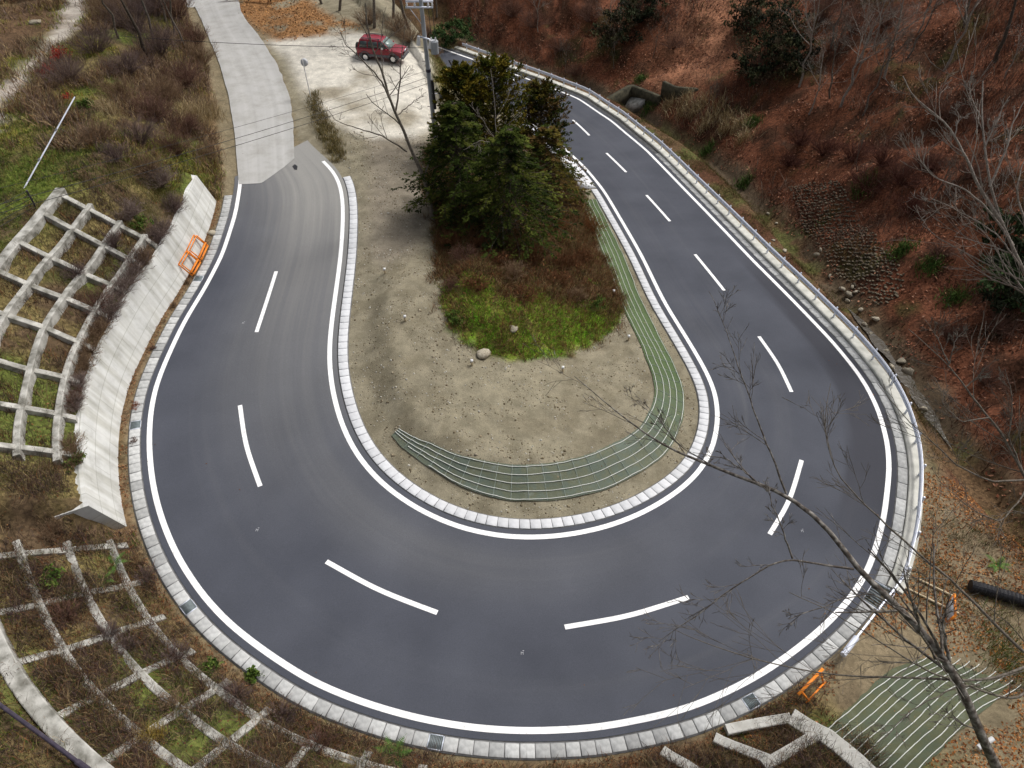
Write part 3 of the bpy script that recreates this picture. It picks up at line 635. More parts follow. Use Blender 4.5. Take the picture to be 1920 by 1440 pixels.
while s < S_LE:
    add_cover('gutter_cover', slab_mesh(OUT, s, s + 1.0, .42, .84, gap=.03), .012 + .006 * rng.random(), .05, M['conc_lid'], 'long grey gutter cover slab beside the white guardrail footing', 'gutter cover', 'long covers beside the guardrail')
    s += 1.0

# ------------------------------------------------------------------ guardrail on its footing
sF = np.arange(S_G + .9, LO - 2.5, .4); Pf = off(OUT, sF, 0 * sF); Nf = nrm_at(OUT, sF); bz = B(*(Pf + Nf * 1.1).T)
V, F, uv = sweep(np.c_[Pf, bz], Nf, [(.875, -.6), (1.5, -.9), (1.5, .1), (1.47, .13), (.905, .13), (.875, .1)])
tag(mobj('guardrail_footing', V, F, M['foot'], uv=uv), 'long pale concrete footing carrying the guardrail on the valley side', 'footing')
q0 = off(OUT, np.array([S_G + 1]), np.array([1.2]))[0]; gr = empty('guardrail', (q0[0], q0[1], float(B(q0[:1], q0[1:])[0]) + .13), 'long white steel guardrail with round posts on the valley side of the road', 'guardrail')
RO = np.array(gr.location)
def gz(s, d): p = off(OUT, np.atleast_1d(s), np.full(np.size(s), d)); return np.c_[p, B(p[:, 0], p[:, 1]) + .13]
sR = np.arange(S_G + 1.0, LO - 3.5, .4); pth = gz(sR, 1.2)
wp = [(-.015, .40), (-.07, .44), (-.07, .50), (-.015, .54), (-.015, .58), (-.07, .62), (-.07, .68), (-.015, .72), (.01, .72), (-.04, .675), (-.04, .625), (.012, .58), (.012, .54), (-.04, .495), (-.04, .445), (.01, .40)]
V, F, uv = sweep(pth - RO, nrm_at(OUT, sR), wp); mobj('rail_beam', V, F, M['steel'], gr)
s = S_G + 1.6
while s < LO - 4:
    p = gz(s, 1.285)[0] - RO; V, F = tube1([p + (0, 0, -.1), p + (0, 0, .74), p + (0, 0, .78)], [.06, .06, .03], 10); po = mobj('post', V, F, M['steel'], gr)
    nn = nrm_at(OUT, np.array([s]))[0]; V, F = bar(p + (-.06 * nn[0], -.06 * nn[1], .56), p + (-.1 * nn[0], -.1 * nn[1], .56), .12, .12); mobj('bracket', V, F, M['steel'], po)
    s += 2.0
# loose end pipe with sleeve at the near end of the rail
pe = gz(S_G + 1.2, 1.22)[0]; e2 = H1(1578, 1232) + (0, 0, .55); rp = empty('rail_end_pipe', e2 - (0, 0, .55), 'thin white end pipe of the guardrail with a curved sleeve over leaf litter', 'pipe')
o_ = np.array(rp.location); a_ = pe + (0, 0, .6) - o_; b_ = e2 - o_
V, F = tube1([a_, a_ * .5 + b_ * .5, b_], .045, 10); mobj('pipe', V, F, M['steel'], rp)
dr = (a_ - b_) / np.linalg.norm(a_ - b_); V, F = tube1([b_ - dr * .25, b_ + dr * .75], .11, 12); mobj('sleeve', V, F, M['steel'], rp)
for f in (.02, .45):
    p = b_ * (1 - f) + a_ * f; zg = Z(p[0] + o_[0], p[1] + o_[1]) - o_[2]; V, F = tube1([(p[0], p[1], zg - .1), (p[0], p[1], p[2])], .04, 8); mobj('post', V, F, M['steel'], rp)

# ------------------------------------------------------------------ retaining wall
sW = np.arange(S_WR + .15, S_WF - .1, .5); Pw = off(OUT, sW, 0 * sW); Nw = nrm_at(OUT, sW); zb = B(*(Pw + Nw * 1.3).T)
hw = np.interp(sW, [S_WR, S_WR + 3, S_WF], [1.85, 2.05, 2.0]); tw = np.interp(sW, [S_WR, S_WR + 6, S_WF - 4, S_WF], [.32, .38, .5, 1.25])
pr = np.stack([np.stack([0 * hw + 1.28, -.3 + 0 * hw], -1), np.stack([1.3 + 0 * hw, 0 * hw - .05], -1), np.stack([1.3 + .36 * hw, hw], -1), np.stack([1.3 + .36 * hw + tw, hw + .1], -1), np.stack([1.3 + .36 * hw + tw, hw - 2.4], -1)], 1)
V, F, uv = sweep(np.c_[Pw, zb], Nw, pr)
tag(mobj('retaining_wall', V, F, M['wall'], uv=uv), 'pale leaning concrete retaining wall with panel joints left of the bend', 'wall')

# ------------------------------------------------------------------ concrete slope frames (lattice cribs)
def beam_path(name, root, s, d, w, h, mat, up=.12):
    P = off(OUT, s, d); z = Z(P[:, 0], P[:, 1]); z = smooth(z[:, None], 1.2)[:, 0]
    T = np.gradient(P, axis=0); T /= np.linalg.norm(T, axis=1, keepdims=True) + 1e-9; N = np.stack([T[:, 1], -T[:, 0]], 1)
    V, F, uv = sweep(np.c_[P, z] - np.array(root.location), N, [(-w / 2, -.3), (w / 2, -.3), (w / 2, up - .02), (w / 2 - .03, up), (-w / 2 + .03, up), (-w / 2, up - .02)])
    return mobj(name, V, F, mat, root)
def lattice(label, s0, s1, ds_, ds_h, dtop, up=.24):
    c = off(OUT, np.array([(s0 + s1) / 2]), np.array([ds_h[0]]))[0]
    root = empty('slope_frame', (c[0], c[1], float(Z(*c))), label, 'slope frame')
    for i, f in enumerate(ds_h):
        s = np.arange(s0, s1 + .1, .5); d = np.full(len(s), f) if f is not dtop else np.full(len(s), f)
        d = d + .0 * s; beam_path('horizontal_beam', root, s, d, .5 if i == len(ds_h) - 1 else .27, .3, M['conc_old'], .3 if i == len(ds_h) - 1 else up)
    s = s0 + .25
    while s < s1:
        d = np.linspace(ds_h[0] - .5, ds_h[-1] - .26, 14); beam_path('sloping_beam', root, np.full(14, s) + .06 * (d - ds_h[0]), d, .28, .3, M['conc_old'], up * .95)
        s += ds_
    return root
S_LT = s_on(OUT, 425, 455)
lattice('weathered concrete grid frame on the bank above the left retaining wall', 92.2, S_WF - 2.2, 1.9, [2.7, 3.75, 4.95, 6.15], 6.15, .34)
lattice('overgrown concrete grid frame on the lower left slope below the wall end', S_WF + .4, S_BOT - 1.5, 1.75, [1.95, 3.15, 4.4, 5.65], 5.65, .1)
# frame end in the lower right corner
def px_beam(root, px, w, up, mat, name='beam'):
    P = hit(px); P = resample(P, .3); z = Z(P[:, 0], P[:, 1]); T = np.gradient(P[:, :2], axis=0); T /= np.linalg.norm(T, axis=1, keepdims=True) + 1e-9
    V, F, uv = sweep(np.c_[P[:, :2], z] - np.array(root.location), np.stack([T[:, 1], -T[:, 0]], 1), [(-w / 2, -.3), (w / 2, -.3), (w / 2, up - .02), (w / 2 - .03, up), (-w / 2 + .03, up), (-w / 2, up - .02)])
    return mobj(name, V, F, mat, root)
rt = empty('slope_frame', H1(1490, 1360), 'smooth pale concrete frame end in the lower right corner beside the green mat', 'slope frame')
px_beam(rt, [(1480,1348),(1545,1385),(1600,1430),(1640,1470)], .62, .3, M['conc'])
px_beam(rt, [(1360,1372),(1420,1360),(1480,1350)], .34, .26, M['conc'])
px_beam(rt, [(1430,1440),(1480,1410),(1528,1380)], .36, .24, M['conc'])
px_beam(rt, [(1338,1386),(1380,1405),(1440,1428)], .34, .235, M['conc'])
px_beam(rt, [(1240,1410),(1290,1440),(1330,1470)], .34, .22, M['conc'])
# ------------------------------------------------------------------ placing helpers
def Pz(x, y, z):
    r = rays([(x, y)])[0]; t = (z - HC) / r[2]; return np.array([r[0] * t, r[1] * t, z])
def up(x, y, h):
    """point h above the ground met near pixel (x, y), found on the same sight line"""
    q = H1(x, y); z = q[2] + h
    for _ in range(6):
        p = Pz(x, y, z); z = .5 * z + .5 * (float(Z(p[0], p[1])) + h)
    return Pz(x, y, z)
def part(name, root, pieces, mat, parent=None, sm=False):
    V, F = join(*pieces) if isinstance(pieces, list) else pieces
    return mobj(name, np.asarray(V) - np.array(root.location), F, mat, parent or root, sm=sm)
def lump(r, n=2, jag=.25, seed=0, flat=.7):
    import bmesh
    bm = bmesh.new(); bmesh.ops.create_icosphere(bm, subdivisions=n, radius=1); g = np.random.default_rng(seed)
    V = np.array([v.co[:] for v in bm.verts]); F = [[v.index for v in f.verts] for f in bm.faces]; bm.free()
    k = g.normal(size=(5, 3)); k /= np.linalg.norm(k, axis=1, keepdims=True)
    for q in k:
        d = V @ q; lim = g.uniform(.5, .85); V = V - np.clip(d - lim, 0, None)[:, None] * q * .9
    V *= 1 + g.normal(size=(len(V), 1)) * jag * .25; V[:, 2] *= flat
    return V * r, F

# ------------------------------------------------------------------ barricades, boards, pipes
def frame_pieces(c, w):     # c: four corners
    return [bar(c[i], c[(i + 1) % 4], w, w, up=(0.3, 0.2, 1)) for i in range(4)]
def wall_barricade(pa, pb, label):
    s0, s1 = sorted((s_on(OUT, *pa), s_on(OUT, *pb)))
    a = off(OUT, np.array([s0, s1]), np.array([1.02, 1.02])); b = off(OUT, np.array([s0, s1]), np.array([1.56, 1.56])); g = B(a[:, 0], a[:, 1])
    c = [np.r_[a[0], g[0] + .06], np.r_[a[1], g[1] + .06], np.r_[b[1], g[1] + .82], np.r_[b[0], g[0] + .82]]
    root = empty('folding_barricade', c[0], label, 'barricade', 'orange barricades by the wall')
    part('frame', root, frame_pieces(c, .055), M['orange'])
    n = np.cross(c[1] - c[0], c[3] - c[0]); n /= np.linalg.norm(n); n *= -1 if n[2] < 0 else 1
    c2 = [q + n * .11 for q in c]; m = lambda i, j, f: c2[i] * (1 - f) + c2[j] * f
    c3 = [m(0, 1, .05), m(0, 1, .95), m(1, 2, .88) * .97 + m(0, 3, .88) * .03, m(0, 3, .88)]
    part('folded_leg', root, frame_pieces(c3, .05), M['orange'])
    part('rail', root, [bar(m(0, 3, .22), m(1, 2, .22), .12, .04)], M['orange'])
wall_barricade((400,462), (389,492), 'orange folding barricade leaning on the wall, the farther of the two')
wall_barricade((388,494), (373,519), 'orange folding barricade leaning on the wall, the nearer of the two')
g0, g1 = H1(1511,1319), H1(1547,1279); t0, t1 = up(1497,1302,.62), up(1543,1254,.62)
root = empty('folding_barricade', g0, 'orange folding barricade standing alone among brown leaves by the lower right slope', 'barricade')
part('top_rail', root, [bar(t0, t1, .1, .06)], M['orange']); part('bottom_rail', root, [bar(g0 + (0, 0, .05), g1 + (0, 0, .05), .06, .06)], M['orange'])
for f in (.12, .9): part('leg', root, [bar(g0 * (1 - f) + g1 * f + (0, 0, .03), t0 * (1 - f) + t1 * f, .07, .06, up=(1, 0, 0))], M['orange'])
# fallen works sign
root = empty('fallen_sign', H1(1780,1140), 'fallen orange framed sign board with blank grey face lying on bare soil', 'sign board')
c = [up(1790,1114,.62), up(1791,1155,.6), up(1775,1167,.12), up(1774,1139,.12)]
part('board', root, (np.array(c), [[0, 1, 2, 3]]), M['board']).modifiers.new('solid', 'SOLIDIFY').thickness = .03
part('frame', root, frame_pieces(c, .07), M['orange'])
for a, b in (((1696,1101),(1797,1150)), ((1722,1086),(1790,1119))):
    p, q = up(*a, .06), up(*b, .1); part('pole', root, tube1([p, q], .045, 8), M['wood'])
# black corrugated pipe
P = np.array([up(*p, .24) for p in [(1819,1098),(1850,1106),(1890,1118),(1925,1128),(1980,1145)]]); P = resample(P, .05); rr = .24 + .022 * np.sin(np.arange(len(P)) * 2.1)
V, F = tube1(P, rr, 16); o = mobj('corrugated_pipe', V, F, M['black'], sm=False); tag(o, 'black corrugated drain pipe lying on the soil at the right edge', 'pipe')
a, b = up(1834,1402,.25), up(1862,1385,.55); V, F = tube1([a, b], .085, 14); tag(mobj('pipe_stub', V, F, M['white'], sm=False), 'short white plastic pipe stub sticking out of leaf litter by the leaning trunk', 'pipe')
# pipe rail lower left
P = np.array([up(*p, .45) for p in [(-80,1262),(0,1322),(80,1380),(150,1432)]]); root = empty('pipe_rail', P[0] - (0, 0, .45), 'dark purple pipe rail running along the top of the lower left slope', 'railing')
part('rail', root, tube1(resample(P, .4), .06, 10), M['darksteel'])
d = (P[-1] - P[-2]); d /= np.linalg.norm(d); part('joint', root, tube1([P[-1] - d * .12, P[-1] + d * .5], .085, 10), M['darksteel'])
for f in (1, 3): part('post', root, tube1([P[f] - (0, 0, .6), P[f]], .05, 8), M['darksteel'])
# leaning white pole and wire fence on the left lawn
a, b = H1(40,356), None; b = Pz(140,182, a[2] + 2.3)
root = empty('marker_pole', a, 'long thin white leaning pole on the left grass bank', 'pole')
part('pole', root, tube1([a - (0, 0, .1), b], .036, 8), M['steel'])
d = b - a
for f in (.3, .62): part('band', root, tube1([a + d * f, a + d * (f + .025)], .042, 8), M['greycloth'])
g1 = H1(68,390); g2 = H1(-70,470); pt1, pt2 = Pz(50,357, g1[2] + 1.15), g2 + (0, 0, 1.15)
root = empty('wire_fence', g1, 'dark wire fence with a leaning post at the left edge above the grid frame', 'fence')
part('post', root, tube1([g1 - (0, 0, .1), pt1], .045, 8), M['darksteel']); part('post', root, tube1([g2 - (0, 0, .1), pt2], .045, 8), M['darksteel'])
for f in (.1, .32, .54, .76, .97): part('wire', root, tube1([g1 * (1 - f) + pt1 * f, g2 * (1 - f) + pt2 * f], .014, 5), M['wire'])
# survey stakes
STK = [(722,513,'white survey stake in the dirt, farthest up the left side of the island'), (760,602,'white survey stake in the dirt left of the grassy mound'), (885,685,'white survey stake at the lower left foot of the grassy mound'), (1055,697,'white survey stake at the lower right foot of the grassy mound'), (1178,638,'white survey stake between the mound and the green mat, the lower one'), (1150,553,'white survey stake between the mound and the green mat, the upper one')]
for x, y, lab in STK:
    q = H1(x, y); root = empty('survey_stake', q, lab, 'stake', 'survey stakes on the island')
    part('stake', root, [box(q + (0, 0, .12), (.09, .09, .34))], M['wood']); part('cap', root, [box(q + (0, 0, .31), (.13, .13, .1))], M['white'])

# ------------------------------------------------------------------ mats
s0, s1 = s_on(INN, 665, 850), s_on(INN, 1140, 372); MS0, MS1 = s_on(INN, 1300, 905), s_on(INN, 1325, 697)
def mat_material(name, seam, k_=1.0):
    m, nt, bs = new_mat(name); L = nt.links.new; tc = nd(nt, 'ShaderNodeTexCoord'); uv = nd(nt, 'ShaderNodeUVMap')
    no = nd(nt, 'ShaderNodeTexNoise', Scale=1.1, Detail=8, Roughness=.7); L(tc.outputs['Object'], no.inputs['Vector'])
    r = ramp(nt, [(p_, tuple(np.array(c_) * k_ * (1, 1, .8 if k_ < 1 else 1))) for p_, c_ in [(.3, (.13, .165, .135)), (.45, (.125, .15, .115)), (.56, (.14, .15, .095)), (.7, (.19, .215, .185))]]); L(no.outputs[0], r.inputs[0])
    gs = nd(nt, 'ShaderNodeSeparateXYZ'); L(uv.outputs[0], gs.inputs[0]); gm = nd(nt, 'ShaderNodeMapRange'); gm.inputs[1].default_value = MS0; gm.inputs[2].default_value = MS1; gm.inputs[4].default_value = .8; L(gs.outputs[0], gm.inputs[0])
    gx = nd(nt, 'ShaderNodeMix', data_type='RGBA'); L(gm.outputs[0], gx.inputs[0]); L(r.outputs[0], gx.inputs[6]); gx.inputs[7].default_value = (.07, .115, .03, 1); r = gx
    br = nd(nt, 'ShaderNodeTexBrick', Scale=1.0); br.offset = 0; br.inputs['Brick Width'].default_value = 1.0; br.inputs['Row Height'].default_value = 50; br.inputs['Mortar Size'].default_value = .02
    br.inputs['Color1'].default_value = (1, 1, 1, 1); br.inputs['Color2'].default_value = (.82, .85, .85, 1); br.inputs['Mortar'].default_value = (1.5, 1.5, 1.5, 1); L(uv.outputs[0], br.inputs['Vector'])
    mx = nd(nt, 'ShaderNodeMix', data_type='RGBA', blend_type='MULTIPLY'); mx.inputs[0].default_value = seam; L(r.outputs[2], mx.inputs[6]); L(br.outputs[0], mx.inputs[7])
    f = nd(nt, 'ShaderNodeTexNoise', Scale=60, Detail=6, Roughness=.8); L(tc.outputs['Object'], f.inputs['Vector'])
    mr = nd(nt, 'ShaderNodeMapRange'); mr.inputs[1].default_value = .3; mr.inputs[2].default_value = .7; mr.inputs[3].default_value = .65; mr.inputs[4].default_value = 1.35; L(f.outputs[0], mr.inputs[0])
    v = nd(nt, 'ShaderNodeVectorMath', operation='SCALE'); L(mx.outputs[2], v.inputs[0]); L(mr.outputs[0], v.inputs['Scale']); L(v.outputs[0], bs.inputs['Base Color']); bs.inputs['Roughness'].default_value = .95
    b = nd(nt, 'ShaderNodeBump', Strength=.5, Distance=.04); L(f.outputs[0], b.inputs['Height']); L(b.outputs[0], bs.inputs['Normal'])
    return m
ss = np.linspace(s0, s1, 220); fr = (ss - s0) / (s1 - s0)
d0 = np.interp(fr, [0, .05, .2, .45, .6, 1], [1.75, 1.9, 1.75, 1.7, 1.5, .95]); d1 = np.interp(fr, [0, .05, .15, .3, .55, 1], [2.2, 2.75, 3.2, 3.35, 3.3, 2.45])
d0 = d0 + (fbm(ss, ss * 0, 1.6, 91) - .5) * .1; d1 = d1 + (fbm(ss, ss * 0 + 9, 1.6, 92) - .5) * .12
k = np.linspace(0, 1, 14); Dm = d0[:, None] * (1 - k) + d1[:, None] * k
Pm = pt_at(INN, ss)[:, None] - nrm_at(INN, ss)[:, None] * Dm[..., None]
Zm = Z(Pm[..., 0], Pm[..., 1]) + .06 + (fbm(Pm[..., 0], Pm[..., 1], .6, 93) - .5) * .05
root = empty('erosion_mat', np.r_[Pm[110, 7], Zm[110, 7]], 'long curved green erosion mat with white ropes on the island bank', 'erosion mat')
o_ = np.array(root.location)
mobj('mat_sheet', np.concatenate([Pm, Zm[..., None]], -1).reshape(-1, 3) - o_, gridF(220, 14), mat_material('green_mat', .75), root, uv=np.stack(np.broadcast_arrays(ss[:, None], Dm), -1).reshape(-1, 2), sm=True)
for j, f in enumerate((.04, .26, .48, .7, .93)):
    i0 = [14, 6, 0, 0, 0][j]; sl_ = slice(i0, 220); dd = d0 * (1 - f) + d1 * f + (fbm(ss, ss * 0 + j * 7, 1.6, 95) - .5) * .06
    p = off(INN, ss, -dd)[sl_]; mobj('rope', *tubes(np.c_[p, Z(p[:, 0], p[:, 1]) + .09][None] - o_, .016, 5), M['rope'], root)
rope_thin = noisy('rope_grey', (.22, .27, .24), (.32, .36, .33), 9, .9)
for s in np.arange(s0 + 1.2, s0 + (s1 - s0) * .62, 1.0):
    dd = np.linspace(np.interp(s, ss, d0), np.interp(s, ss, d1), 12); p = off(INN, np.full(12, s), -dd); mobj('cross_rope', *tubes(np.c_[p, Z(p[:, 0], p[:, 1]) + .085][None] - o_, .013, 4), rope_thin, root)
# lower right mat
C00, C01, C11, C10 = [H1(*p)[:2] for p in ((1538,1374), (1700,1238), (1885,1288), (1690,1480))]
u = np.linspace(0, 1, 40)[:, None]; v = np.linspace(0, 1, 40)[None]
def brp(u, v): 
    u = u[..., None]; v = v[..., None]; bow = (np.sin(v * math.pi) * .0)
    return C00 * (1 - u) * (1 - v) + C01 * (1 - u) * v + C11 * u * v + C10 * u * (1 - v) + np.array([.3, .25]) * np.sin(u * math.pi) * v
u, v = np.broadcast_arrays(u, v); Pm = brp(u, v); Pm = Pm + (np.stack([fbm(u * 6, v * 6, 1, 96), fbm(u * 6 + 9, v * 6, 1, 97)], -1) - .5) * .35
Zm = Z(Pm[..., 0], Pm[..., 1]) + .06
root = empty('erosion_mat', np.r_[Pm[20, 20], Zm[20, 20]], 'broad green erosion mat with white ropes in the lower right corner', 'erosion mat'); o_ = np.array(root.location)
mobj('mat_sheet', np.concatenate([Pm, Zm[..., None]], -1).reshape(-1, 3) - o_, gridF(40, 40), mat_material('green_mat_plain', .0, .72), root, uv=np.stack([u, v], -1).reshape(-1, 2), sm=True)
for i in range(11):
    vv_ = np.linspace(0, 1.06, 70); uu_ = (i + .3) / 10.6 + .12 * sstep(.72, 1.06, vv_) + (fbm(vv_ * 7, vv_ * 0 + i * 3, 1, 98) - .5) * .03
    p = brp(uu_, vv_); mobj('rope', *tubes(np.c_[p, Z(p[:, 0], p[:, 1]) + .1][None] - o_, .016, 5), M['rope'], root)

# white concrete apron beside the right hand road
s0, s1 = s_on(INN, 1128, 352), s_on(INN, 1010, 230); sg = np.arange(s0 + .2, s1, .5)
P = off(INN, sg, 0 * sg); N = nrm_at(INN, sg); bz = B(*(P - N * .6).T); V, F, uv = sweep(np.c_[P, bz], N, [(-.365, -.2), (-.365, .03), (-1.75, .34), (-1.75, -.4)])
tag(mobj('concrete_apron', V, F, M['conc_new'], uv=uv), 'white concrete apron between the inner road edge and the conifers', 'apron')

# ------------------------------------------------------------------ stream works and boulders
def wall_px(pts, h, th, mat, base=-.4):
    P = resample(hit(pts), .5); T = np.gradient(P[:, :2], axis=0); T /= np.linalg.norm(T, axis=1, keepdims=True); N = np.stack([T[:, 1], -T[:, 0]], 1)
    z = np.full(len(P), P[:, 2].mean()); return sweep(np.c_[P[:, :2], z], N, [(-th / 2, base), (th / 2, base), (th / 2, h), (-th / 2, h)])
V, F, uv = wall_px([(1128,190),(1180,190),(1238,192)], 1.0, .5, M['conc_dark'], -.8); tag(mobj('check_dam', V, F, M['conc_dark']), 'dark mossy concrete wall across the stream behind the guardrail', 'wall')
V, F, uv = wall_px([(1240,184),(1262,186),(1310,166)], 1.0, .4, M['conc_dark'], -.8); tag(mobj('wing_wall', V, F, M['conc_dark']), 'black stained angled wing wall at the foot of the leafy hill', 'wall')
c = np.array([up(*p, .75) for p in ((1158,190), (1186,180), (1210,187), (1182,202))]); V = np.vstack([c, c - (0, 0, .9)]); F = [[0, 1, 2, 3], [7, 6, 5, 4]] + [[i, i + 4, (i + 1) % 4 + 4, (i + 1) % 4] for i in range(4)]
tag(mobj('culvert_slab', V, F, M['conc_old']), 'flat grey concrete culvert slab below the guardrail beside the mossy wall', 'slab')
# stone mattress: rows of wired stones
GP = hit([(1478,352),(1560,338),(1640,440),(1697,520),(1682,560),(1650,575),(1604,552),(1555,500),(1513,440)])[:, :2]
ax = GP[1] - GP[0]; ax /= np.linalg.norm(ax); ay = np.array([-ax[1], ax[0]])
if ay @ (GP[3] - GP[0]) < 0: ay = -ay
q = (GP - GP[0]); ra = q @ ax; rb_ = q @ ay; Vs = []; Fs = []; n = 0
protos = [lump(1, 1, .5, 200 + i, .8) for i in range(6)]
for j, b in enumerate(np.arange(rb_.min(), rb_.max(), .3)):
    for a in np.arange(ra.min(), ra.max(), .2):
        p = GP[0] + ax * (a + rng.normal() * .05) + ay * (b + rng.normal() * .04)
        if not inpoly(np.array([p[0]]), np.array([p[1]]), GP)[0]: continue
        V, F = protos[rng.integers(6)]; an = rng.uniform(0, 6.28); rt_ = np.array([[math.cos(an), -math.sin(an), 0], [math.sin(an), math.cos(an), 0], [0, 0, 1]])
        Vs.append(V @ rt_.T * rng.uniform(.09, .15) * np.array([1, 1, .6]) + np.r_[p, Z(*p) + .05]); Fs.append(np.array(F) + n); n += len(V)
tag(mobj('stone_mattress', np.vstack(Vs), np.vstack(Fs), M['gab']), 'rows of wired stones armouring the stream bank at the foot of the red hill', 'stone bank')
ROCK = [lump(1, 2, .6, 300 + i, .7) for i in range(4)]; rock_me = []
BLD = [(1578,545,.42),(1592,556,.5),(1604,549,.34),(1588,566,.3),(1612,584,.38),(1620,612,.34),(1632,628,.3),(1640,600,.42),(1470,472,.3),(1450,452,.25),(1490,512,.28),(1530,480,.36),(1538,470,.3),(1660,660,.32),(1672,690,.4),(1690,680,.5),(1440,402,.28),(1455,420,.26),(1700,700,.55),(1555,520,.3),(1730,770,.35),(1598,540,.3)]
for i, (x, y, r_) in enumerate(BLD):
    q = H1(x, y); k = i % 4
    if i < 4: V, F = ROCK[k]; o = mobj('boulder', V, F, M['stone'], sm=False); rock_me.append(o)
    else: o = rock_me[k].copy(); COL.objects.link(o)
    o.location = q + (0, 0, r_ * .25); r_ *= .72; o.scale = (r_, r_ * .75, r_ * .75); o.rotation_euler = (i * .4, 0, i * 1.7); tag(o, 'pale weathered boulder in the stream bed between guardrail and hill', 'boulder', 'boulders along the stream')
for x, y, r_, lab in [(963,618,.3,'grey rock in the green grass of the island mound'), (905,668,.45,'earth-stained rock at the foot of the island mound'), (195,42,.4,'pale rock on the brown earth heap at the upper left'), (66,44,.5,'flat pale rock near the dirt track at the top left'), (398,438,.3,'broken stone block between the wall foot and the gutter')]:
    q = H1(x, y); o = rock_me[int(x) % 4].copy(); COL.objects.link(o); o.location = q + (0, 0, r_ * .2); o.scale = (r_, r_ * .8, r_ * .7); o.rotation_euler = (0, 0, x); tag(o, lab, 'rock')

# ------------------------------------------------------------------ utility pole, wires, posts
pb = H1(818,268); lean = np.array([-.028, .0, 1]); htop = 10.6
root = empty('utility_pole', pb, 'tall grey concrete utility pole with crossarm and transformer behind the conifers', 'utility pole')
P0 = pb - (0, 0, .5); T0 = pb + lean * htop; V, F = tube1([P0, T0], [.17, .125], 14); part('pole', root, (V, F), M['pole'], sm=False)
ax_ = lambda h: pb + lean * h
hx = 9.2; part('crossarm', root, [bar(ax_(hx) + (-1.0, -.16, 0), ax_(hx) + (.75, -.16, .0), .1, .1)], M['steel']); part('crossarm', root, [bar(ax_(hx + .25) + (-1.0, .16, 0), ax_(hx + .25) + (.75, .16, .0), .1, .1)], M['steel'])
for dx in (-.9, -.4, .45, .7): part('insulator', root, tube1([ax_(hx) + (dx, -.16, .05), ax_(hx) + (dx, -.16, .16), ax_(hx) + (dx, -.16, .3)], [.05, .07, .03], 8), M['white'])
part('brace', root, [bar(ax_(hx) + (-.75, -.16, -.03), ax_(hx - 1.0) + (-.1, -.14, 0), .05, .03)], M['steel'])
hx2 = 7.2; part('crossarm', root, [bar(ax_(hx2) + (-.45, -.2, .28), ax_(hx2) + (.75, -.2, -.05), .09, .09)], M['steel'])
tr = part('transformer', root, tube1([ax_(hx2) + (.62, -.35, -.75), ax_(hx2) + (.62, -.35, 0), ax_(hx2) + (.62, -.35, .07)], [.26, .26, .2], 16), M['greylite'] if 'greylite' in M else M['pole'])
for dx in (.45, .72): part('bushing', root, tube1([ax_(hx2) + (dx, -.4, .05), ax_(hx2) + (dx, -.4, .28)], [.07, .04], 8), M['white'], tr)
part('cutout_switch', root, tube1([ax_(hx2) + (-.42, -.3, -.25), ax_(hx2) + (-.36, -.3, .3)], [.14, .1], 10), M['white'])
part('cutout_switch', root, tube1([ax_(hx2) + (.32, -.45, -.4), ax_(hx2) + (.4, -.45, .12)], [.13, .1], 10), M['white'])
for a, b in ((ax_(hx) + (.7, -.16, .2), ax_(hx2) + (.72, -.4, .26)), (ax_(hx) + (.45, -.16, .2), ax_(hx2) + (.45, -.4, .26))): part('drop_wire', root, tube1([a, b], .018, 5), M['wire'])
part('cable_cover', root, tube1([ax_(2.6) + (.2, -.14, 0), ax_(4.6) + (.2, -.14, 0)], .1, 10), M['black'])
part('band', root, tube1([ax_(5.1), ax_(5.3)], .17, 12), M['darksteel'])
bx = part('equipment_box', root, [box(ax_(3.6) + (.75, -.25, 0), (.3, .25, .45))], M['greycloth']); part('bracket', root, [bar(ax_(3.6) + (.1, -.18, .1), ax_(3.6) + (.62, -.22, .1), .04, .04)], M['steel'], bx)
for st_ in (1.5, 2.1, 2.7, 5.8, 6.4): part('step_bolt', root, tube1([ax_(st_) + (-.1, 0, 0), ax_(st_) + (-.34, 0, 0)], .018, 6), M['darksteel'])
a = H1(868,160); b = up(842,113,2.3); V, F = tube1([a - (0, 0, .2), a + (b - a) * 1.0], .1, 10); tag(mobj('black_post', V, F, M['black']), 'leaning black post just behind the yellow-green conifer top', 'post')
def wire(pts, r_, label, sag=.25):
    a, b = np.array(pts[0]), np.array(pts[1]); k = np.linspace(0, 1, 24)[:, None]; P = a * (1 - k) + b * k; P[:, 2] -= sag * 4 * (k * (1 - k))[:, 0]
    V, F = tube1(P, r_, 5); tag(mobj('overhead_wire', V, F, M['wire']), label, 'wire')
wire((ax_(4.75) + (-.15, -.1, 0), at_depth(-80, 404, 30)), .014, 'black overhead wire from the pole to the left edge, upper of the close pair')
wire((ax_(4.35) + (-.15, -.1, 0), at_depth(-80, 421, 30.2)), .014, 'black overhead wire from the pole to the left edge, lower of the close pair')
wire((ax_(5.2) + (-.15, -.1, 0), at_depth(-80, 372, 31)), .009, 'thin pale overhead wire from the pole crossing above the concrete grid frame')
wire((ax_(6.7) + (-.15, -.1, 0), at_depth(-90, 33, 62)), .018, 'thin overhead wire crossing the old road near the top', .6)
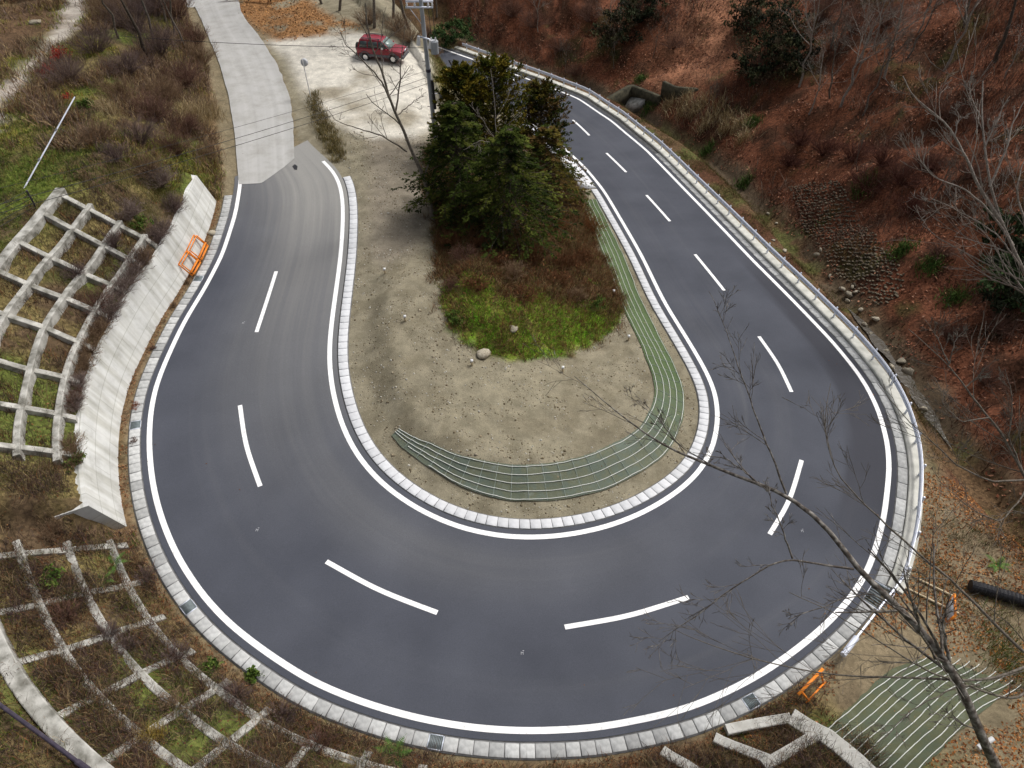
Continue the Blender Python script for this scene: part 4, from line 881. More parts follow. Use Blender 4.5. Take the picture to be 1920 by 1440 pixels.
# traffic mirror seen from behind, delineator, yellow bar
a = H1(583,183); b = Pz(567,112, a[2] + 2.75); root = empty('traffic_mirror', a, 'round grey traffic mirror on a thin white pole seen from behind', 'traffic mirror')
part('pole', root, tube1([a - (0, 0, .1), b], .04, 8), M['white']); ax2 = np.array([.25, .85, -.12]); ax2 /= np.linalg.norm(ax2); cc = b - (0, 0, .25) + ax2 * .08
part('mirror', root, tube1([cc - ax2 * .04, cc, cc + ax2 * .05], [.1, .25, .27], 20), M['board']); part('hood', root, tube1([cc + ax2 * .05, cc + ax2 * .2 + (0, 0, .02)], [.275, .285], 20), M['board'])
a = H1(719,116); root = empty('delineator', a, 'slim white delineator post standing in front of the red car', 'delineator'); part('post', root, tube1([a, a + (0, 0, 1.0)], .022, 8), M['white']); part('reflector', root, tube1([a + (0, -.04, 1.05), a + (0, .03, 1.05)], .1, 12), M['white'])
a, b = H1(416,4), H1(518,5); root = empty('barrier_beam', a, 'yellow barrier beam across the old road at the top of the picture', 'barrier')
part('beam', root, [bar(a + (0, 0, .55), b + (0, 0, .55), .2, .28)], M['yellow'])
for f in (.1, .5, .9): part('post', root, [box(a * (1 - f) + b * f + (0, .2, .25), (.12, .12, .6))], M['black'])

# ------------------------------------------------------------------ the red car
ra_, fa_ = H1(689,112)[:2], H1(737,119)[:2]; hd = fa_ - ra_; hd = hd / np.linalg.norm(hd); side = np.array([-hd[1], hd[0]])
ctr = (ra_ + fa_) / 2 + side * .72; zc = float(Z(*ctr)); ang = math.atan2(hd[1], hd[0])
car = empty('parked_car', (ctr[0], ctr[1], zc), 'dark red compact off-road car with roof rails parked on the gravel', 'car', rz=ang)
def cpart(name, pieces, mat, parent=None, bev=0, sm=False):
    V, F = join(*pieces) if isinstance(pieces, list) else pieces
    o = mobj(name, V, F, mat, parent or car, sm=sm)
    if bev: m = o.modifiers.new('b', 'BEVEL'); m.width = bev; m.segments = 2; m.limit_method = 'ANGLE'
    return o
def loft(sec):      # sections: (x, [(y, z) ...]) same count, closed rings
    V = []; F = []; K = len(sec[0][1])
    for x, ring in sec: V += [(x + (r_[2] if len(r_) > 2 else 0), r_[0], r_[1]) for r_ in ring]
    for i in range(len(sec) - 1):
        for j in range(K): F.append([i * K + j, (i + 1) * K + j, (i + 1) * K + (j + 1) % K, i * K + (j + 1) % K])
    F.append(list(range(K))); F.append([(len(sec) - 1) * K + j for j in range(K)][::-1])
    return np.array(V), F
def ring(w0, w1, z0, z1, zt=None): return [(-w0, z0), (-w1, (z0 + z1) * .5), (-w1 * .97, z1), (-w1 * .8, z1 + .03), (w1 * .8, z1 + .03), (w1 * .97, z1), (w1, (z0 + z1) * .5), (w0, z0)]
WB = 1.2
cpart('body', loft([(-1.98, ring(.7, .74, .5, .95)), (-1.85, ring(.76, .82, .36, .99)), (-1.2, ring(.8, .85, .34, 1.0)), (0, ring(.8, .85, .34, .99)), (.7, ring(.8, .85, .34, .98)), (1.5, ring(.78, .83, .36, .93)), (1.88, ring(.74, .79, .45, .86)), (1.98, ring(.68, .72, .5, .78))]), M['red'], bev=.02, sm=False)
cab = [(-1.82, .70, .98), (-1.6, .62, 1.64), (-.2, .63, 1.68), (.32, .60, 1.62), (.98, .70, .98)]
def cabring(): 
    lo = [(-1.84, .76), (1.02, .76)]; hi = [(-1.62, .62), (.3, .62)]
    V = [(-1.84, -.77, 1.0), (1.02, -.77, .97), (1.02, .77, .97), (-1.84, .77, 1.0), (-1.64, -.63, 1.66), (.28, -.62, 1.63), (.28, .62, 1.63), (-1.64, .63, 1.66), (-.7, -.64, 1.7), (-.7, .64, 1.7)]
    F = [[0, 1, 5, 8, 4], [2, 3, 7, 9, 6], [1, 2, 6, 5], [3, 0, 4, 7], [4, 8, 9, 7], [8, 5, 6, 9]]
    return np.array(V), F
cpart('cabin', cabring(), M['red'], bev=.03)
def quadpanel(c, outv, th=.012): c = np.array(c, float); o_ = np.array(outv) * th; V = np.vstack([c, c + o_]); return V, [[4, 5, 6, 7], [3, 2, 1, 0]] + [[i, (i + 1) % 4, (i + 1) % 4 + 4, i + 4] for i in range(4)]
cpart('windscreen', quadpanel([(.96, -.68, 1.03), (.96, .68, 1.03), (.33, .57, 1.6), (.33, -.57, 1.6)], (.66, 0, .75)), M['windscreen'])
cpart('rear_window', quadpanel([(-1.82, .62, 1.08), (-1.82, -.62, 1.08), (-1.68, -.54, 1.55), (-1.68, .54, 1.55)], (-.9, 0, .3)), M['glass'])
for sg_ in (-1, 1):
    f = lambda x, z: (x, sg_ * (.77 - (z - .985) * .205), z)
    for q in ([f(-1.7, 1.06), f(-1.0, 1.06), f(-1.0, 1.56), f(-1.58, 1.56)], [f(-.92, 1.06), f(-.1, 1.06), f(-.1, 1.56), f(-.92, 1.56)], [f(-.02, 1.06), f(.82, 1.05), f(.34, 1.55), f(-.02, 1.56)]):
        cpart('side_window', quadpanel(q if sg_ < 0 else q[::-1], (0, sg_ * .98, .2)), M['glass'])
    cpart('roof_rail', [bar((-1.5, sg_ * .55, 1.77), (.1, sg_ * .55, 1.75), .05, .05), box((-1.4, sg_ * .55, 1.71), (.08, .05, .1)), box((0, sg_ * .55, 1.7), (.08, .05, .1))], M['greycloth'])
    cpart('side_cladding', [box((0, sg_ * .85, .5), (3.5, .05, .22))], M['greycloth'], bev=.02)
    cpart('headlight', [box((1.86, sg_ * .56, .74), (.16, .3, .17))], M['chrome'], bev=.03)
    cpart('door_mirror', [box((.72, sg_ * .95, 1.06), (.12, .2, .15))], M['red'], bev=.03)
    for wx in (-WB, WB):
        V, F = tube1([(wx, sg_ * .66, .34), (wx, sg_ * .88, .34)], .345, 22); w_ = cpart('wheel', (V, F), M['tyre'], bev=.03)
        V, F = tube1([(wx, sg_ * .84, .34), (wx, sg_ * .893, .34)], [.22, .2], 16); cpart('rim', (V, F), M['chrome'], w_)
        cpart('wheel_arch', [bar((wx + .44 * math.cos(a_), sg_ * .855, .34 + .44 * math.sin(a_)), (wx + .44 * math.cos(a_ + .4), sg_ * .855, .34 + .44 * math.sin(a_ + .4)), .06, .07) for a_ in np.arange(.0, 3.0, .4)], M['greycloth'])
cpart('front_bumper', [box((1.99, 0, .46), (.22, 1.6, .24))], M['greycloth'], bev=.05); cpart('rear_bumper', [box((-2.0, 0, .46), (.2, 1.6, .22))], M['greycloth'], bev=.05)
cpart('grille', [box((1.985, 0, .73), (.06, .7, .14))], M['black'])
cpart('grille_guard', [bar((2.12, -.5, .45), (2.12, -.5, .95), .05, .05), bar((2.12, .5, .45), (2.12, .5, .95), .05, .05), bar((2.12, -.5, .95), (2.12, .5, .95), .05, .05), bar((2.12, -.5, .7), (2.12, .5, .7), .04, .04)], M['chrome'])
for y in (-.28, .28): cpart('driving_lamp', tube1([(2.1, y, .83), (2.2, y, .83)], [.07, .12], 14), M['chrome'])
V, F = tube1([(-2.0, 0, .85), (-2.2, 0, .85)], .33, 20); cpart('spare_wheel', (V, F), M['tyre'], bev=.03)
# ------------------------------------------------------------------ vegetation builders
def proj(P):
    d = P - np.array([0, 0, HC]); zc = d[:, 1] * CT - d[:, 2] * ST; yu = d[:, 1] * ST + d[:, 2] * CT
    return 960 + FPX * d[:, 0] / zc, 720 - FPX * yu / zc, zc
def inview(x, y, m=60):
    P = np.stack([x, y, Z(x, y)], 1); a, b, c = proj(P); return (c > 1) & (a > -m) & (a < 1920 + m) & (b > -m) & (b < 1440 + m)
def fld(k, x, y): return bil(FLD[k], x, y)
def scatter(n, box_, maskf):
    """random points (about n accepted) with acceptance probability maskf(x, y)"""
    X = rng.uniform(box_[0], box_[1], n * 1); Y = rng.uniform(box_[2], box_[3], n)
    k = inview(X, Y); X, Y = X[k], Y[k]; k = rng.random(len(X)) < maskf(X, Y); X, Y = X[k], Y[k]
    return np.stack([X, Y, Z(X, Y)], 1)
def pick(cols, n, jit=.25):
    c = np.array(cols)[rng.integers(len(cols), size=n)]; return c * rng.uniform(1 - jit, 1 + jit, (n, 1))
def blades(base, L, Wd, lean, bend, col, az=None):
    n = len(base); az = rng.uniform(0, 6.283, n) if az is None else az; az2 = rng.uniform(0, 6.283, n)
    d0 = np.stack([np.cos(az) * np.sin(lean), np.sin(az) * np.sin(lean), np.cos(lean)], 1); l2 = lean + bend
    d1 = np.stack([np.cos(az) * np.sin(l2), np.sin(az) * np.sin(l2), np.cos(l2)], 1); s = np.stack([-np.sin(az2), np.cos(az2), 0 * az], 1) * (Wd / 2)[:, None]
    p1 = base + d0 * (L * .55)[:, None]; p2 = p1 + d1 * (L * .45)[:, None]
    V = np.stack([base - s, base + s, p1 + s * .75, p1 - s * .75, p2], 1).reshape(-1, 3); i = np.arange(n)[:, None] * 5
    return V, [i + np.array([[0, 1, 2, 3]]), i + np.array([[3, 2, 4]])], np.repeat(col, 5, 0)
def clumps(pts, per, spread, L, W, lean, bend, cols, jit=.3):
    n = len(pts) * per; b = np.repeat(pts, per, 0); b[:, :2] += rng.normal(size=(n, 2)) * spread; b[:, 2] = Z(b[:, 0], b[:, 1]) - .02
    cc = np.repeat(pick(cols, len(pts), jit), per, 0) * rng.uniform(.75, 1.25, (n, 1))
    return blades(b, rng.uniform(*L, n), rng.uniform(*W, n), rng.uniform(*lean, n), rng.uniform(*bend, n), cc)
def leaves(pts, size, cols, lift=(.01, .05), tilt=.5, jit=.35):
    n = len(pts); a = rng.uniform(0, 6.283, n); s = rng.uniform(*size, n)
    u = np.stack([np.cos(a), np.sin(a), rng.normal(size=n) * tilt], 1) * s[:, None]; v = np.stack([-np.sin(a), np.cos(a), rng.normal(size=n) * tilt], 1) * (s * .55)[:, None]
    c = pts + np.c_[np.zeros((n, 2)), rng.uniform(*lift, n)]
    V = np.stack([c - u * .5, c + v * .5, c + u * .5, c - v * .5], 1).reshape(-1, 3)
    return V, [np.arange(n)[:, None] * 4 + np.arange(4)[None]], np.repeat(pick(cols, n, jit), 4, 0)
def merge(*A):
    V = []; G = {}; C = []; n = 0
    for v, f, c in A:
        for g in f: G.setdefault(g.shape[1], []).append(g + n)
        V.append(v); C.append(c); n += len(v)
    return np.vstack(V), [np.vstack(G[k]) for k in sorted(G)], np.vstack(C)
def stuff(name, geo, mat, label=None):
    V, F, C = geo; return tag(mobj(name, V, F, mat, col=C), label, None, None, 'stuff')
def veg(name, geo, root, mat='veg'):
    V, F, C = geo; return mobj(name, V - np.array(root.location), F, M[mat], root, col=C)

# ------------------------------------------------------------------ ground cover
LOWBANK = hit([(110,400),(160,300),(210,240),(320,270),(395,310),(330,400),(255,460)])[:, :2]
def m_slope(x, y):
    dO, s = fld('dO', x, y), fld('sO', x, y)
    lo = np.where((s > S_WR) & (s < S_WF), 2.55, 1.1); return (dO > lo) * (s < S_E + 1) * (s > 10) * (1 - polymask(x, y, OLDLEFT, 1.1)) * (1 - .9 * polymask(x, y, MUDPOLY, 1))
def nolat(x, y):
    s = fld('sO', x, y); return 1 - .7 * (s > 91) * (s < S_WF) * (fld('dO', x, y) < 6)
def toe(x, y): return np.exp(-((fld('dO', x, y) - 1.3) / .45) ** 2)
p = scatter(260000, (-32, 12, 3, 45), lambda x, y: m_slope(x, y) * (.2 + .8 * sstep(.42, .58, fbm(x, y, 1.3, 71))) * (.42 + .58 * (fld('sO', x, y) > S_WF) * (fld('dO', x, y) < 4.8)) * (1 - .8 * polymask(x, y, LAWN, 1)))
g1 = clumps(p, 6, .1, (.2, .62), (.009, .024), (.1, 1.0), (0, 1.0), [(.22, .1, .045), (.07, .045, .04), (.09, .055, .045), (.14, .095, .05), (.06, .042, .042), (.24, .17, .085), (.11, .055, .03), (.16, .11, .07), (.05, .04, .025)])
p = scatter(140000, (-50, -14, 38, 100), lambda x, y: m_slope(x, y) * sstep(.4, .56, fbm(x, y, 2.5, 72)) * .5 * (1 - .75 * polymask(x, y, LOWBANK, 1)))
g2 = clumps(p, 6, .2, (.4, 1.25), (.018, .045), (.1, 1.1), (0, 1.0), [(.15, .095, .065), (.21, .14, .08), (.12, .08, .065), (.38, .28, .15), (.19, .1, .05), (.16, .12, .1)])
p = scatter(60000, (-26, 12, 3, 22), lambda x, y: m_slope(x, y) * (fld('sO', x, y) > S_WF - 2) * (fld('dO', x, y) < 5.2) * (fld('dO', x, y) > 1.6) * sstep(.4, .55, fbm(x, y, 1.1, 87)) * .75)
g3 = clumps(p, 7, .12, (.45, .95), (.009, .02), (.1, 1.0), (.2, 1.3), [(.085, .055, .05), (.11, .07, .06), (.16, .11, .06), (.07, .05, .05), (.26, .19, .1), (.13, .065, .035), (.06, .07, .02)])
stuff('dead_weeds', merge(g1, g2, g3), M['veg'])
p = scatter(110000, (-34, 12, 3, 46), lambda x, y: np.clip(nolat(x, y) * m_slope(x, y) * sstep(.5, .62, fbm(x, y, 2.2, 73)) * .6 + polymask(x, y, LAWN, 1.2) * .5, 0, 1))
g1 = clumps(p, 5, .07, (.12, .4), (.011, .024), (.1, 1.0), (.1, .9), [(.06, .11, .016), (.09, .14, .022), (.14, .15, .03), (.05, .09, .018), (.2, .17, .05), (.11, .13, .02)])
p = scatter(110000, (-60, -14, 38, 100), lambda x, y: m_slope(x, y) * np.clip(sstep(.44, .58, fbm(x, y, 4, 74)) * .6 + .5 * polymask(x, y, LOWBANK, 1), 0, 1))
g2 = clumps(p, 6, .15, (.2, .55), (.02, .045), (.1, 1.0), (.1, .9), [(.15, .21, .03), (.23, .24, .045), (.36, .3, .08), (.28, .22, .06)])
def m_mound(x, y):
    mm = fld('mm', x, y); return sstep(-.1, .2, mm) * (1 - sstep(30.8, 32.6, y - .7 * np.clip(x - 3, 0, 3) + (fbm(x, y, 1.6, 22) - .5) * 3) * .93) * sstep(.25, .5, fbm(x, y, .9, 75))
p = scatter(70000, (-7, 9, 27, 50), m_mound)
g3 = clumps(p, 6, .06, (.1, .3), (.014, .03), (.1, 1.0), (.1, .9), [(.17, .42, .025), (.22, .44, .03), (.32, .4, .05), (.13, .29, .025), (.36, .3, .08), (.22, .14, .045), (.28, .19, .07)])
p = scatter(12000, (-9, -1, 56, 80), lambda x, y: polymask(x, y, BANKR, .8) * .7); g4 = clumps(p, 5, .1, (.2, .45), (.015, .03), (.1, .9), (.1, .8), [(.12, .14, .03), (.2, .16, .06), (.16, .11, .05)])
def m_rbank(x, y):
    return (fld('dO', x, y) > 1.7) * (fld('sO', x, y) > S_G + 1) * (fld('ds', x, y) < .3) * sstep(.42, .6, fbm(x, y, 1.6, 76))
p = scatter(90000, (2, 34, 12, 85), m_rbank); g5 = clumps(p, 5, .1, (.12, .4), (.01, .022), (.1, 1), (.1, .8), [(.14, .09, .045), (.1, .1, .03), (.17, .12, .05), (.1, .06, .035), (.07, .09, .02)])
def m_br(x, y):
    s = fld('sO', x, y); dO = fld('dO', x, y); return (s > S_E) * (s < S_G + 14) * (dO > 6.5) * (fld('ds', x, y) < .5) * sstep(.45, .58, fbm(x, y, 2.0, 77)) * (1 - polymask(x, y, BRMAT, .3))
p = scatter(26000, (10, 36, 3, 32), m_br); g6 = clumps(p, 6, .08, (.15, .45), (.008, .018), (.1, .9), (.1, .8), [(.06, .1, .02), (.1, .12, .03), (.16, .13, .05)])
def m_strip(x, y):
    q = STRIP; return polymask(x, y, q, .4)
STRIP = hit([(578,178),(592,172),(612,220),(640,270),(648,300),(625,305),(603,262),(585,215)])[:, :2]
p = scatter(9000, (-16, -8, 44, 58), m_strip); g7 = clumps(p, 7, .1, (.2, .5), (.012, .025), (.1, .9), (.1, .8), [(.2, .15, .055), (.16, .12, .045), (.11, .1, .04)])
p = scatter(60000, (-7, 9, 27, 52), lambda x, y: sstep(-.45, .3, fld('mm', x, y) + (fbm(x, y, .7, 88) - .5) * 1.2) * np.clip(sstep(30.8, 32.4, y + (fbm(x, y, 1.6, 22) - .5) * 3) + .25, 0, 1) * (.3 + .7 * sstep(.4, .55, fbm(x, y, .9, 86))))
g8 = clumps(p, 6, .12, (.2, .65), (.012, .028), (.1, 1.1), (0, 1.0), [(.13, .055, .024), (.1, .055, .03), (.17, .09, .04), (.08, .05, .03), (.24, .17, .085), (.15, .055, .02), (.09, .1, .03), (.2, .12, .06)])
stuff('wild_grass', merge(g1, g2, g3, g4, g5, g6, g7, g8), M['veg'])
LC = [(.17, .07, .03), (.22, .1, .045), (.13, .055, .028), (.28, .15, .07), (.1, .045, .025), (.2, .11, .06)]
def m_hill(x, y): return (fld('ds', x, y) > .4) * (.12 + .88 * sstep(.44, .58, fbm(x, y, 2.2, 78)))
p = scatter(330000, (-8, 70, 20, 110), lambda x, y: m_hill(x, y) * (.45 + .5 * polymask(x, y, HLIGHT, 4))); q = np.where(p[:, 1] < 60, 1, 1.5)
g1 = leaves(p, (.1, .24), [(.2, .075, .04), (.14, .053, .03), (.26, .105, .06), (.09, .036, .023), (.36, .18, .11), (.18, .075, .05), (.24, .13, .085)], (.02, .12))
stuff('hill_leaf_litter', g1, M['leaf'])
p = scatter(200000, (-20, 12, 4, 45), lambda x, y: (fld('dO', x, y) > .96) * (fld('sO', x, y) < S_E + 6) * (fld('sO', x, y) > S_WR - 1) * np.clip(toe(x, y) * .9 * (fbm(x, y, .7, 79) > .42) + .10 * m_slope(x, y), 0, 1)); g1 = leaves(p, (.05, .11), LC)
def m_brl(x, y):
    s = fld('sO', x, y); return (s > S_E - 3) * (s < S_G + 8) * (fld('dO', x, y) > 1.1) * (fld('ds', x, y) < .5) * (1 - .93 * polymask(x, y, BRMAT, .2)) * sstep(.38, .56, fbm(x, y, 1.7, 80)) 
p = scatter(120000, (8, 36, 3, 32), m_brl); g2 = leaves(p, (.06, .13), [(.3, .11, .03), (.36, .15, .045), (.22, .085, .03), (.4, .2, .08), (.16, .06, .03), (.34, .22, .12)])
p = scatter(22000, (-34, -8, 58, 110), lambda x, y: polymask(x, y, ORANGEPOLY, .8)); g3 = leaves(p, (.12, .26), [(.34, .17, .06), (.26, .12, .045), (.4, .22, .09), (.18, .09, .04)])
p = scatter(26000, (-7, 9, 27, 52), lambda x, y: sstep(.2, .8, fld('mm', x, y)) * .6); g4 = leaves(p, (.06, .13), [(.17, .07, .03), (.11, .055, .03), (.22, .12, .06), (.08, .04, .025)])
p = scatter(50000, (2, 34, 12, 85), lambda x, y: (fld('dO', x, y) > 1.6) * (fld('sO', x, y) > S_G + 1) * (fld('ds', x, y) < .4) * .35); g5 = leaves(p, (.06, .14), [(.17, .08, .04), (.12, .06, .035), (.24, .15, .08)])
p = scatter(30000, (-20, 22, 8, 60), lambda x, y: (fld('dO', x, y) < .3) * (fld('dI', x, y) < .3) * (.0006 + .03 * np.exp(-np.abs(fld('dO', x, y)) / .6))); p[:, 2] = B(p[:, 0], p[:, 1]) + .015; g6 = leaves(p, (.05, .1), LC, (0, .01), .2)
stuff('fallen_leaves', merge(g1, g2, g3, g4, g5, g6), M['leaf'])
# clods and small stones on the bare soil of the island
def m_isl(x, y): return (fld('dI', x, y) > 1.0) * (fld('dO', x, y) < -3) * (fld('mm', x, y) < -.1) * (y < 50) * sstep(.3, .55, fbm(x, y, 1.1, 81))
p = scatter(40000, (-12, 15, 17, 50), m_isl)
V0, F0 = lump(1, 1, .5, 5, .7); F0 = np.array(F0); sc_ = rng.gamma(2, .011, len(p)) + .012; an = rng.uniform(0, 6.28, len(p)); ca, sa = np.cos(an)[:, None], np.sin(an)[:, None]
VV = np.stack([V0[:, 0] * ca - V0[:, 1] * sa, V0[:, 0] * sa + V0[:, 1] * ca, np.broadcast_to(V0[:, 2], (len(p), len(V0)))], -1) * sc_[:, None, None] + p[:, None]
cc = np.repeat(pick([(.24, .2, .135), (.17, .14, .09), (.3, .26, .19), (.13, .1, .065), (.42, .4, .35)], len(p), .2), len(V0), 0)
stuff('soil_clods', (VV.reshape(-1, 3), [(np.arange(len(p))[:, None, None] * len(V0) + F0[None]).reshape(-1, 3)], cc), M['veg'])
# thin brush standing in the leaf litter of the hill
p = scatter(48000, (-10, 70, 20, 110), lambda x, y: (fld('ds', x, y) > .8) * (1 - .9 * polymask(x, y, HLIGHT, 3)) * (.12 + sstep(.46, .6, fbm(x, y, 5, 82))) * .7)
g1 = clumps(p, 6, .3, (.4, 1.4), (.018, .04), (.05, .9), (-.1, .7), [(.11, .06, .045), (.16, .11, .085), (.08, .042, .03), (.13, .05, .034), (.22, .17, .13), (.085, .032, .022)])
p = scatter(9000, (-10, 70, 20, 110), lambda x, y: (fld('ds', x, y) > .5) * (fbm(x, y, 3, 31) > .62)); g2 = clumps(p, 6, .18, (.15, .4), (.03, .07), (.2, 1.1), (.1, .7), [(.05, .08, .02), (.07, .1, .025), (.035, .055, .018)])
stuff('hill_brush', merge(g1, g2), M['veg'])

# ------------------------------------------------------------------ shrubs and tufts
def stems(root_pt, n, h, r, k=5, curl=.35, base_r=.15, thick=.012):
    a = rng.uniform(0, 6.283, n); rr = r * np.sqrt(rng.random(n)); t = np.linspace(0, 1, k)
    b = np.stack([np.cos(a) * rr * base_r, np.sin(a) * rr * base_r, 0 * a], 1); hh = h * rng.uniform(.5, 1.05, n)
    e = np.stack([np.cos(a) * rr, np.sin(a) * rr, hh * (1 - .35 * (rr / r) ** 2)], 1)
    P = b[:, None] * (1 - t[None, :, None]) + e[:, None] * t[None, :, None]; P[:, :, 2] = e[:, None, 2] * t[None] ** .75
    P[:, 1:] += rng.normal(size=(n, k - 1, 3)) * curl * .12 * h * t[None, 1:, None]
    return P + np.array(root_pt), thick * (1 - .7 * t)
def kids(P, R_, n, t0, t1, lf, ang, k=4, upb=.15, jit=.12, shrink=.55):
    N, K, _ = P.shape; R_ = np.broadcast_to(R_, (N, K)); idx = np.repeat(np.arange(N), n); t = rng.uniform(t0, t1, len(idx)); f = t * (K - 1); i = np.clip(f.astype(int), 0, K - 2); w = (f - i)[:, None]
    s = P[idx, i] * (1 - w) + P[idx, i + 1] * w; d = P[idx, i + 1] - P[idx, i]; d /= np.linalg.norm(d, axis=1, keepdims=True) + 1e-9
    L = np.linalg.norm(np.diff(P, axis=1), axis=2).sum(1)[idx] * lf * rng.uniform(.6, 1.25, len(idx)) * (1.15 - .5 * t)
    q = rng.normal(size=(len(idx), 3)); q -= (q * d).sum(1, keepdims=True) * d; q /= np.linalg.norm(q, axis=1, keepdims=True) + 1e-9
    a = rng.normal(ang, .18, len(idx))[:, None]; cd = d * np.cos(a) + q * np.sin(a)
    C = [s]; 
    for j in range(k - 1):
        cd = cd + np.array([0, 0, upb]) + rng.normal(size=cd.shape) * jit; cd /= np.linalg.norm(cd, axis=1, keepdims=True); C.append(C[-1] + cd * (L / (k - 1))[:, None])
    r0 = (R_[idx, i] * (1 - w[:, 0]) + R_[idx, i + 1] * w[:, 0]) * shrink
    return np.stack(C, 1), r0[:, None] * np.linspace(1, .45, k)[None]
def tubecol(P, R_, col, sides=3, jit=.25):
    V, F = tubes(P, R_, sides); c = np.array(col) * rng.uniform(1 - jit, 1 + jit, (len(P), 1)); return V, [F], np.repeat(c, P.shape[1] * sides, 0)
def twig_shrub(x, y, r, h, cols, label, n=70, leaf=None, name='shrub', cat='shrub', group=None, leafn=0, thick=.011):
    q = H1(x, y); d_, s_ = sdist(q[:1], q[1:2], OUT)
    if S_WR < s_[0] < S_WF and 1.3 < d_[0] < 2.75: q = np.r_[off(OUT, s_, np.array([2.42]))[0], 0]; q[2] = float(B(q[:1], q[1:2])[0]) + 2.05
    root = empty(name, q, label, cat, group)
    P, R_ = stems(q - (0, 0, .05), n, h, r, thick=thick); K, KR = kids(P, R_, 5, .3, .98, .4, .6); K2, KR2 = kids(K, KR, 2, .3, .95, .5, .6, 3); 
    A = [tubecol(P, R_, cols[0]), tubecol(K, np.maximum(KR, .004), cols[1 % len(cols)]), tubecol(K2, np.maximum(KR2, .0035), cols[-1])]
    veg('branches', merge(*A), root)
    if leaf:
        pts = K[:, 1:].reshape(-1, 3); pts = pts[rng.integers(len(pts), size=leafn)] + rng.normal(size=(leafn, 3)) * .06; veg('leaves', leaves(pts, (.06, .14), leaf, (0, 0), 1.0), root)
    return root
BR = [(.13, .092, .084), (.17, .12, .108), (.2, .145, .13)]; BR2 = [(.18, .115, .072), (.24, .16, .1), (.29, .2, .125)]; BR3 = [(.13, .074, .056), (.175, .097, .072), (.21, .12, .09)]
for a in [
 (262,505,1.1,1.3,BR,'purple-brown bare shrub hanging over the middle of the retaining wall'), (215,462,.7,.9,BR,'small purple-grey shrub at the top right corner of the upper grid frame'),
 (282,450,.8,1.0,BR,'dark bare bush on the wall top just left of the orange barricades'), (180,575,1.0,1.0,BR3,'dark tangled bush covering a cell of the upper grid frame'), (205,640,.8,.9,BR2,'reddish brown bush between grid frame and wall, midway along'),
 (140,520,.7,.8,BR,'thin dark bush inside the upper grid frame'), (150,850,.8,.9,BR2,'brown bush beside the widest part of the wall top'), (130,750,.7,.8,BR3,'low dark bush between the grid frame and the wall, lower part'),
 (325,395,.9,1.1,BR,'purple bare bush behind the rear end of the retaining wall'), (330,290,1.5,1.6,BR3,'wide dark brown bush on the grass bank above the wall end'), (260,270,1.7,1.6,BR,'broad brown-purple bush in the middle of the left bank'),
 (290,225,1.8,1.9,BR3,'dense dark brown bush in the centre of the left bank'), (215,300,1.0,1.0,BR,'low grey-brown bush left of the dense bank bushes'), (390,300,1.0,1.1,BR2,'reddish bush at the roadside just above the wall end'),
 (225,185,1.5,1.5,BR2,'straw-brown bush on the upper left bank'), (130,155,1.8,1.8,BR,'grey-purple bush beside the red leaved shrubs'), (180,100,1.9,2.0,BR,'mauve bare bush near the upper dirt track'),
 (345,165,1.8,2.0,BR3,'reddish brown bush at the old road edge'), (300,105,2.2,3.0,BR,'tall bare bush under the trees beside the old road'), (380,120,1.6,1.8,BR2,'brown roadside bush near the bend of the old road'),
 (255,60,2.4,3.2,BR,'large bare thicket bush at the top left by the trees'), (330,40,2.6,3.6,BR3,'large dark thicket bush at the edge of the old road near the top'), (210,40,2.0,2.2,BR2,'bare straw bush beside the dirt track at the top'), (770,78,1.6,1.4,BR2,'straw bush behind the red car by the pole'), (800,72,1.5,1.5,BR3,'brown bush at the far end of the guardrail'), (745,58,1.8,1.6,BR2,'straw thicket under the trees behind the car'), (815,105,.9,.8,BR2,'dry straw weeds on the bank right of the pole'), (690,45,1.6,1.4,BR2,'straw bush under the bare trunk behind the car'),
 (275,1085,.5,.5,BR,'small brown bush at the gutter side right of the wall end'), (205,1195,.6,.6,BR,'purple-brown bush in the lower grid frame, second bay from the top'), (120,1160,.6,.6,BR3,'dark brown bush in the left part of the lower grid frame'),
 (330,1240,.7,.7,BR,'mauve bush above the lower left gutter curve'), (240,1215,.5,.6,BR,'small grey shrub on a beam of the lower grid frame'), (440,1310,.7,.6,BR,'brown bush low on the slope at the bottom left'), (330,1330,.6,.6,BR2,'straw bush beside the yellow grass tuft'),
 (530,1345,.7,.6,BR,'brown bush by the gutter at the lower left of the road'), (600,1400,.6,.5,BR3,'dark bush at the bottom edge left of the fern'), (95,1000,.6,.6,BR2,'brown bush between the two grid frames'),
 (1110,440,1.1,1.5,[(.15,.055,.02),(.2,.075,.025),(.22,.1,.04)],'rust coloured bush at the right foot of the conifers'), (1040,430,1.0,1.2,[(.13,.05,.02),(.17,.07,.03),(.2,.1,.04)],'brown bush under the right hand conifer'),
 (870,490,.9,1.0,BR3,'dark bare bush at the left foot of the conifers'), (960,520,1.0,.8,BR2,'brown bramble on top of the island mound'), (1080,560,.7,.6,BR2,'straw bramble on the right shoulder of the mound'), (850,540,.6,.6,BR3,'small dark bush on the left edge of the mound')]:
    x, y, r, h, c, lab = a; twig_shrub(x, y, r, h, c, lab, n=int(60 + 25 * r), thick=.012 if r < 1.2 else .018)
RED = [(.4, .03, .02), (.3, .03, .025), (.45, .08, .04)]
twig_shrub(117,112,.8,.9,BR,'small shrub with scarlet leaves beside the dirt track, upper one',30,RED,'shrub','shrub',None,500); twig_shrub(90,140,.7,.7,BR,'small shrub with scarlet leaves beside the dirt track, lower one',25,RED,'shrub','shrub',None,350)
twig_shrub(128,186,.5,.5,BR,'tiny shrub with dark red leaves above the white leaning pole',20,RED,'shrub','shrub',None,160)
GR = [(.04, .07, .018), (.06, .1, .025), (.03, .05, .015)]
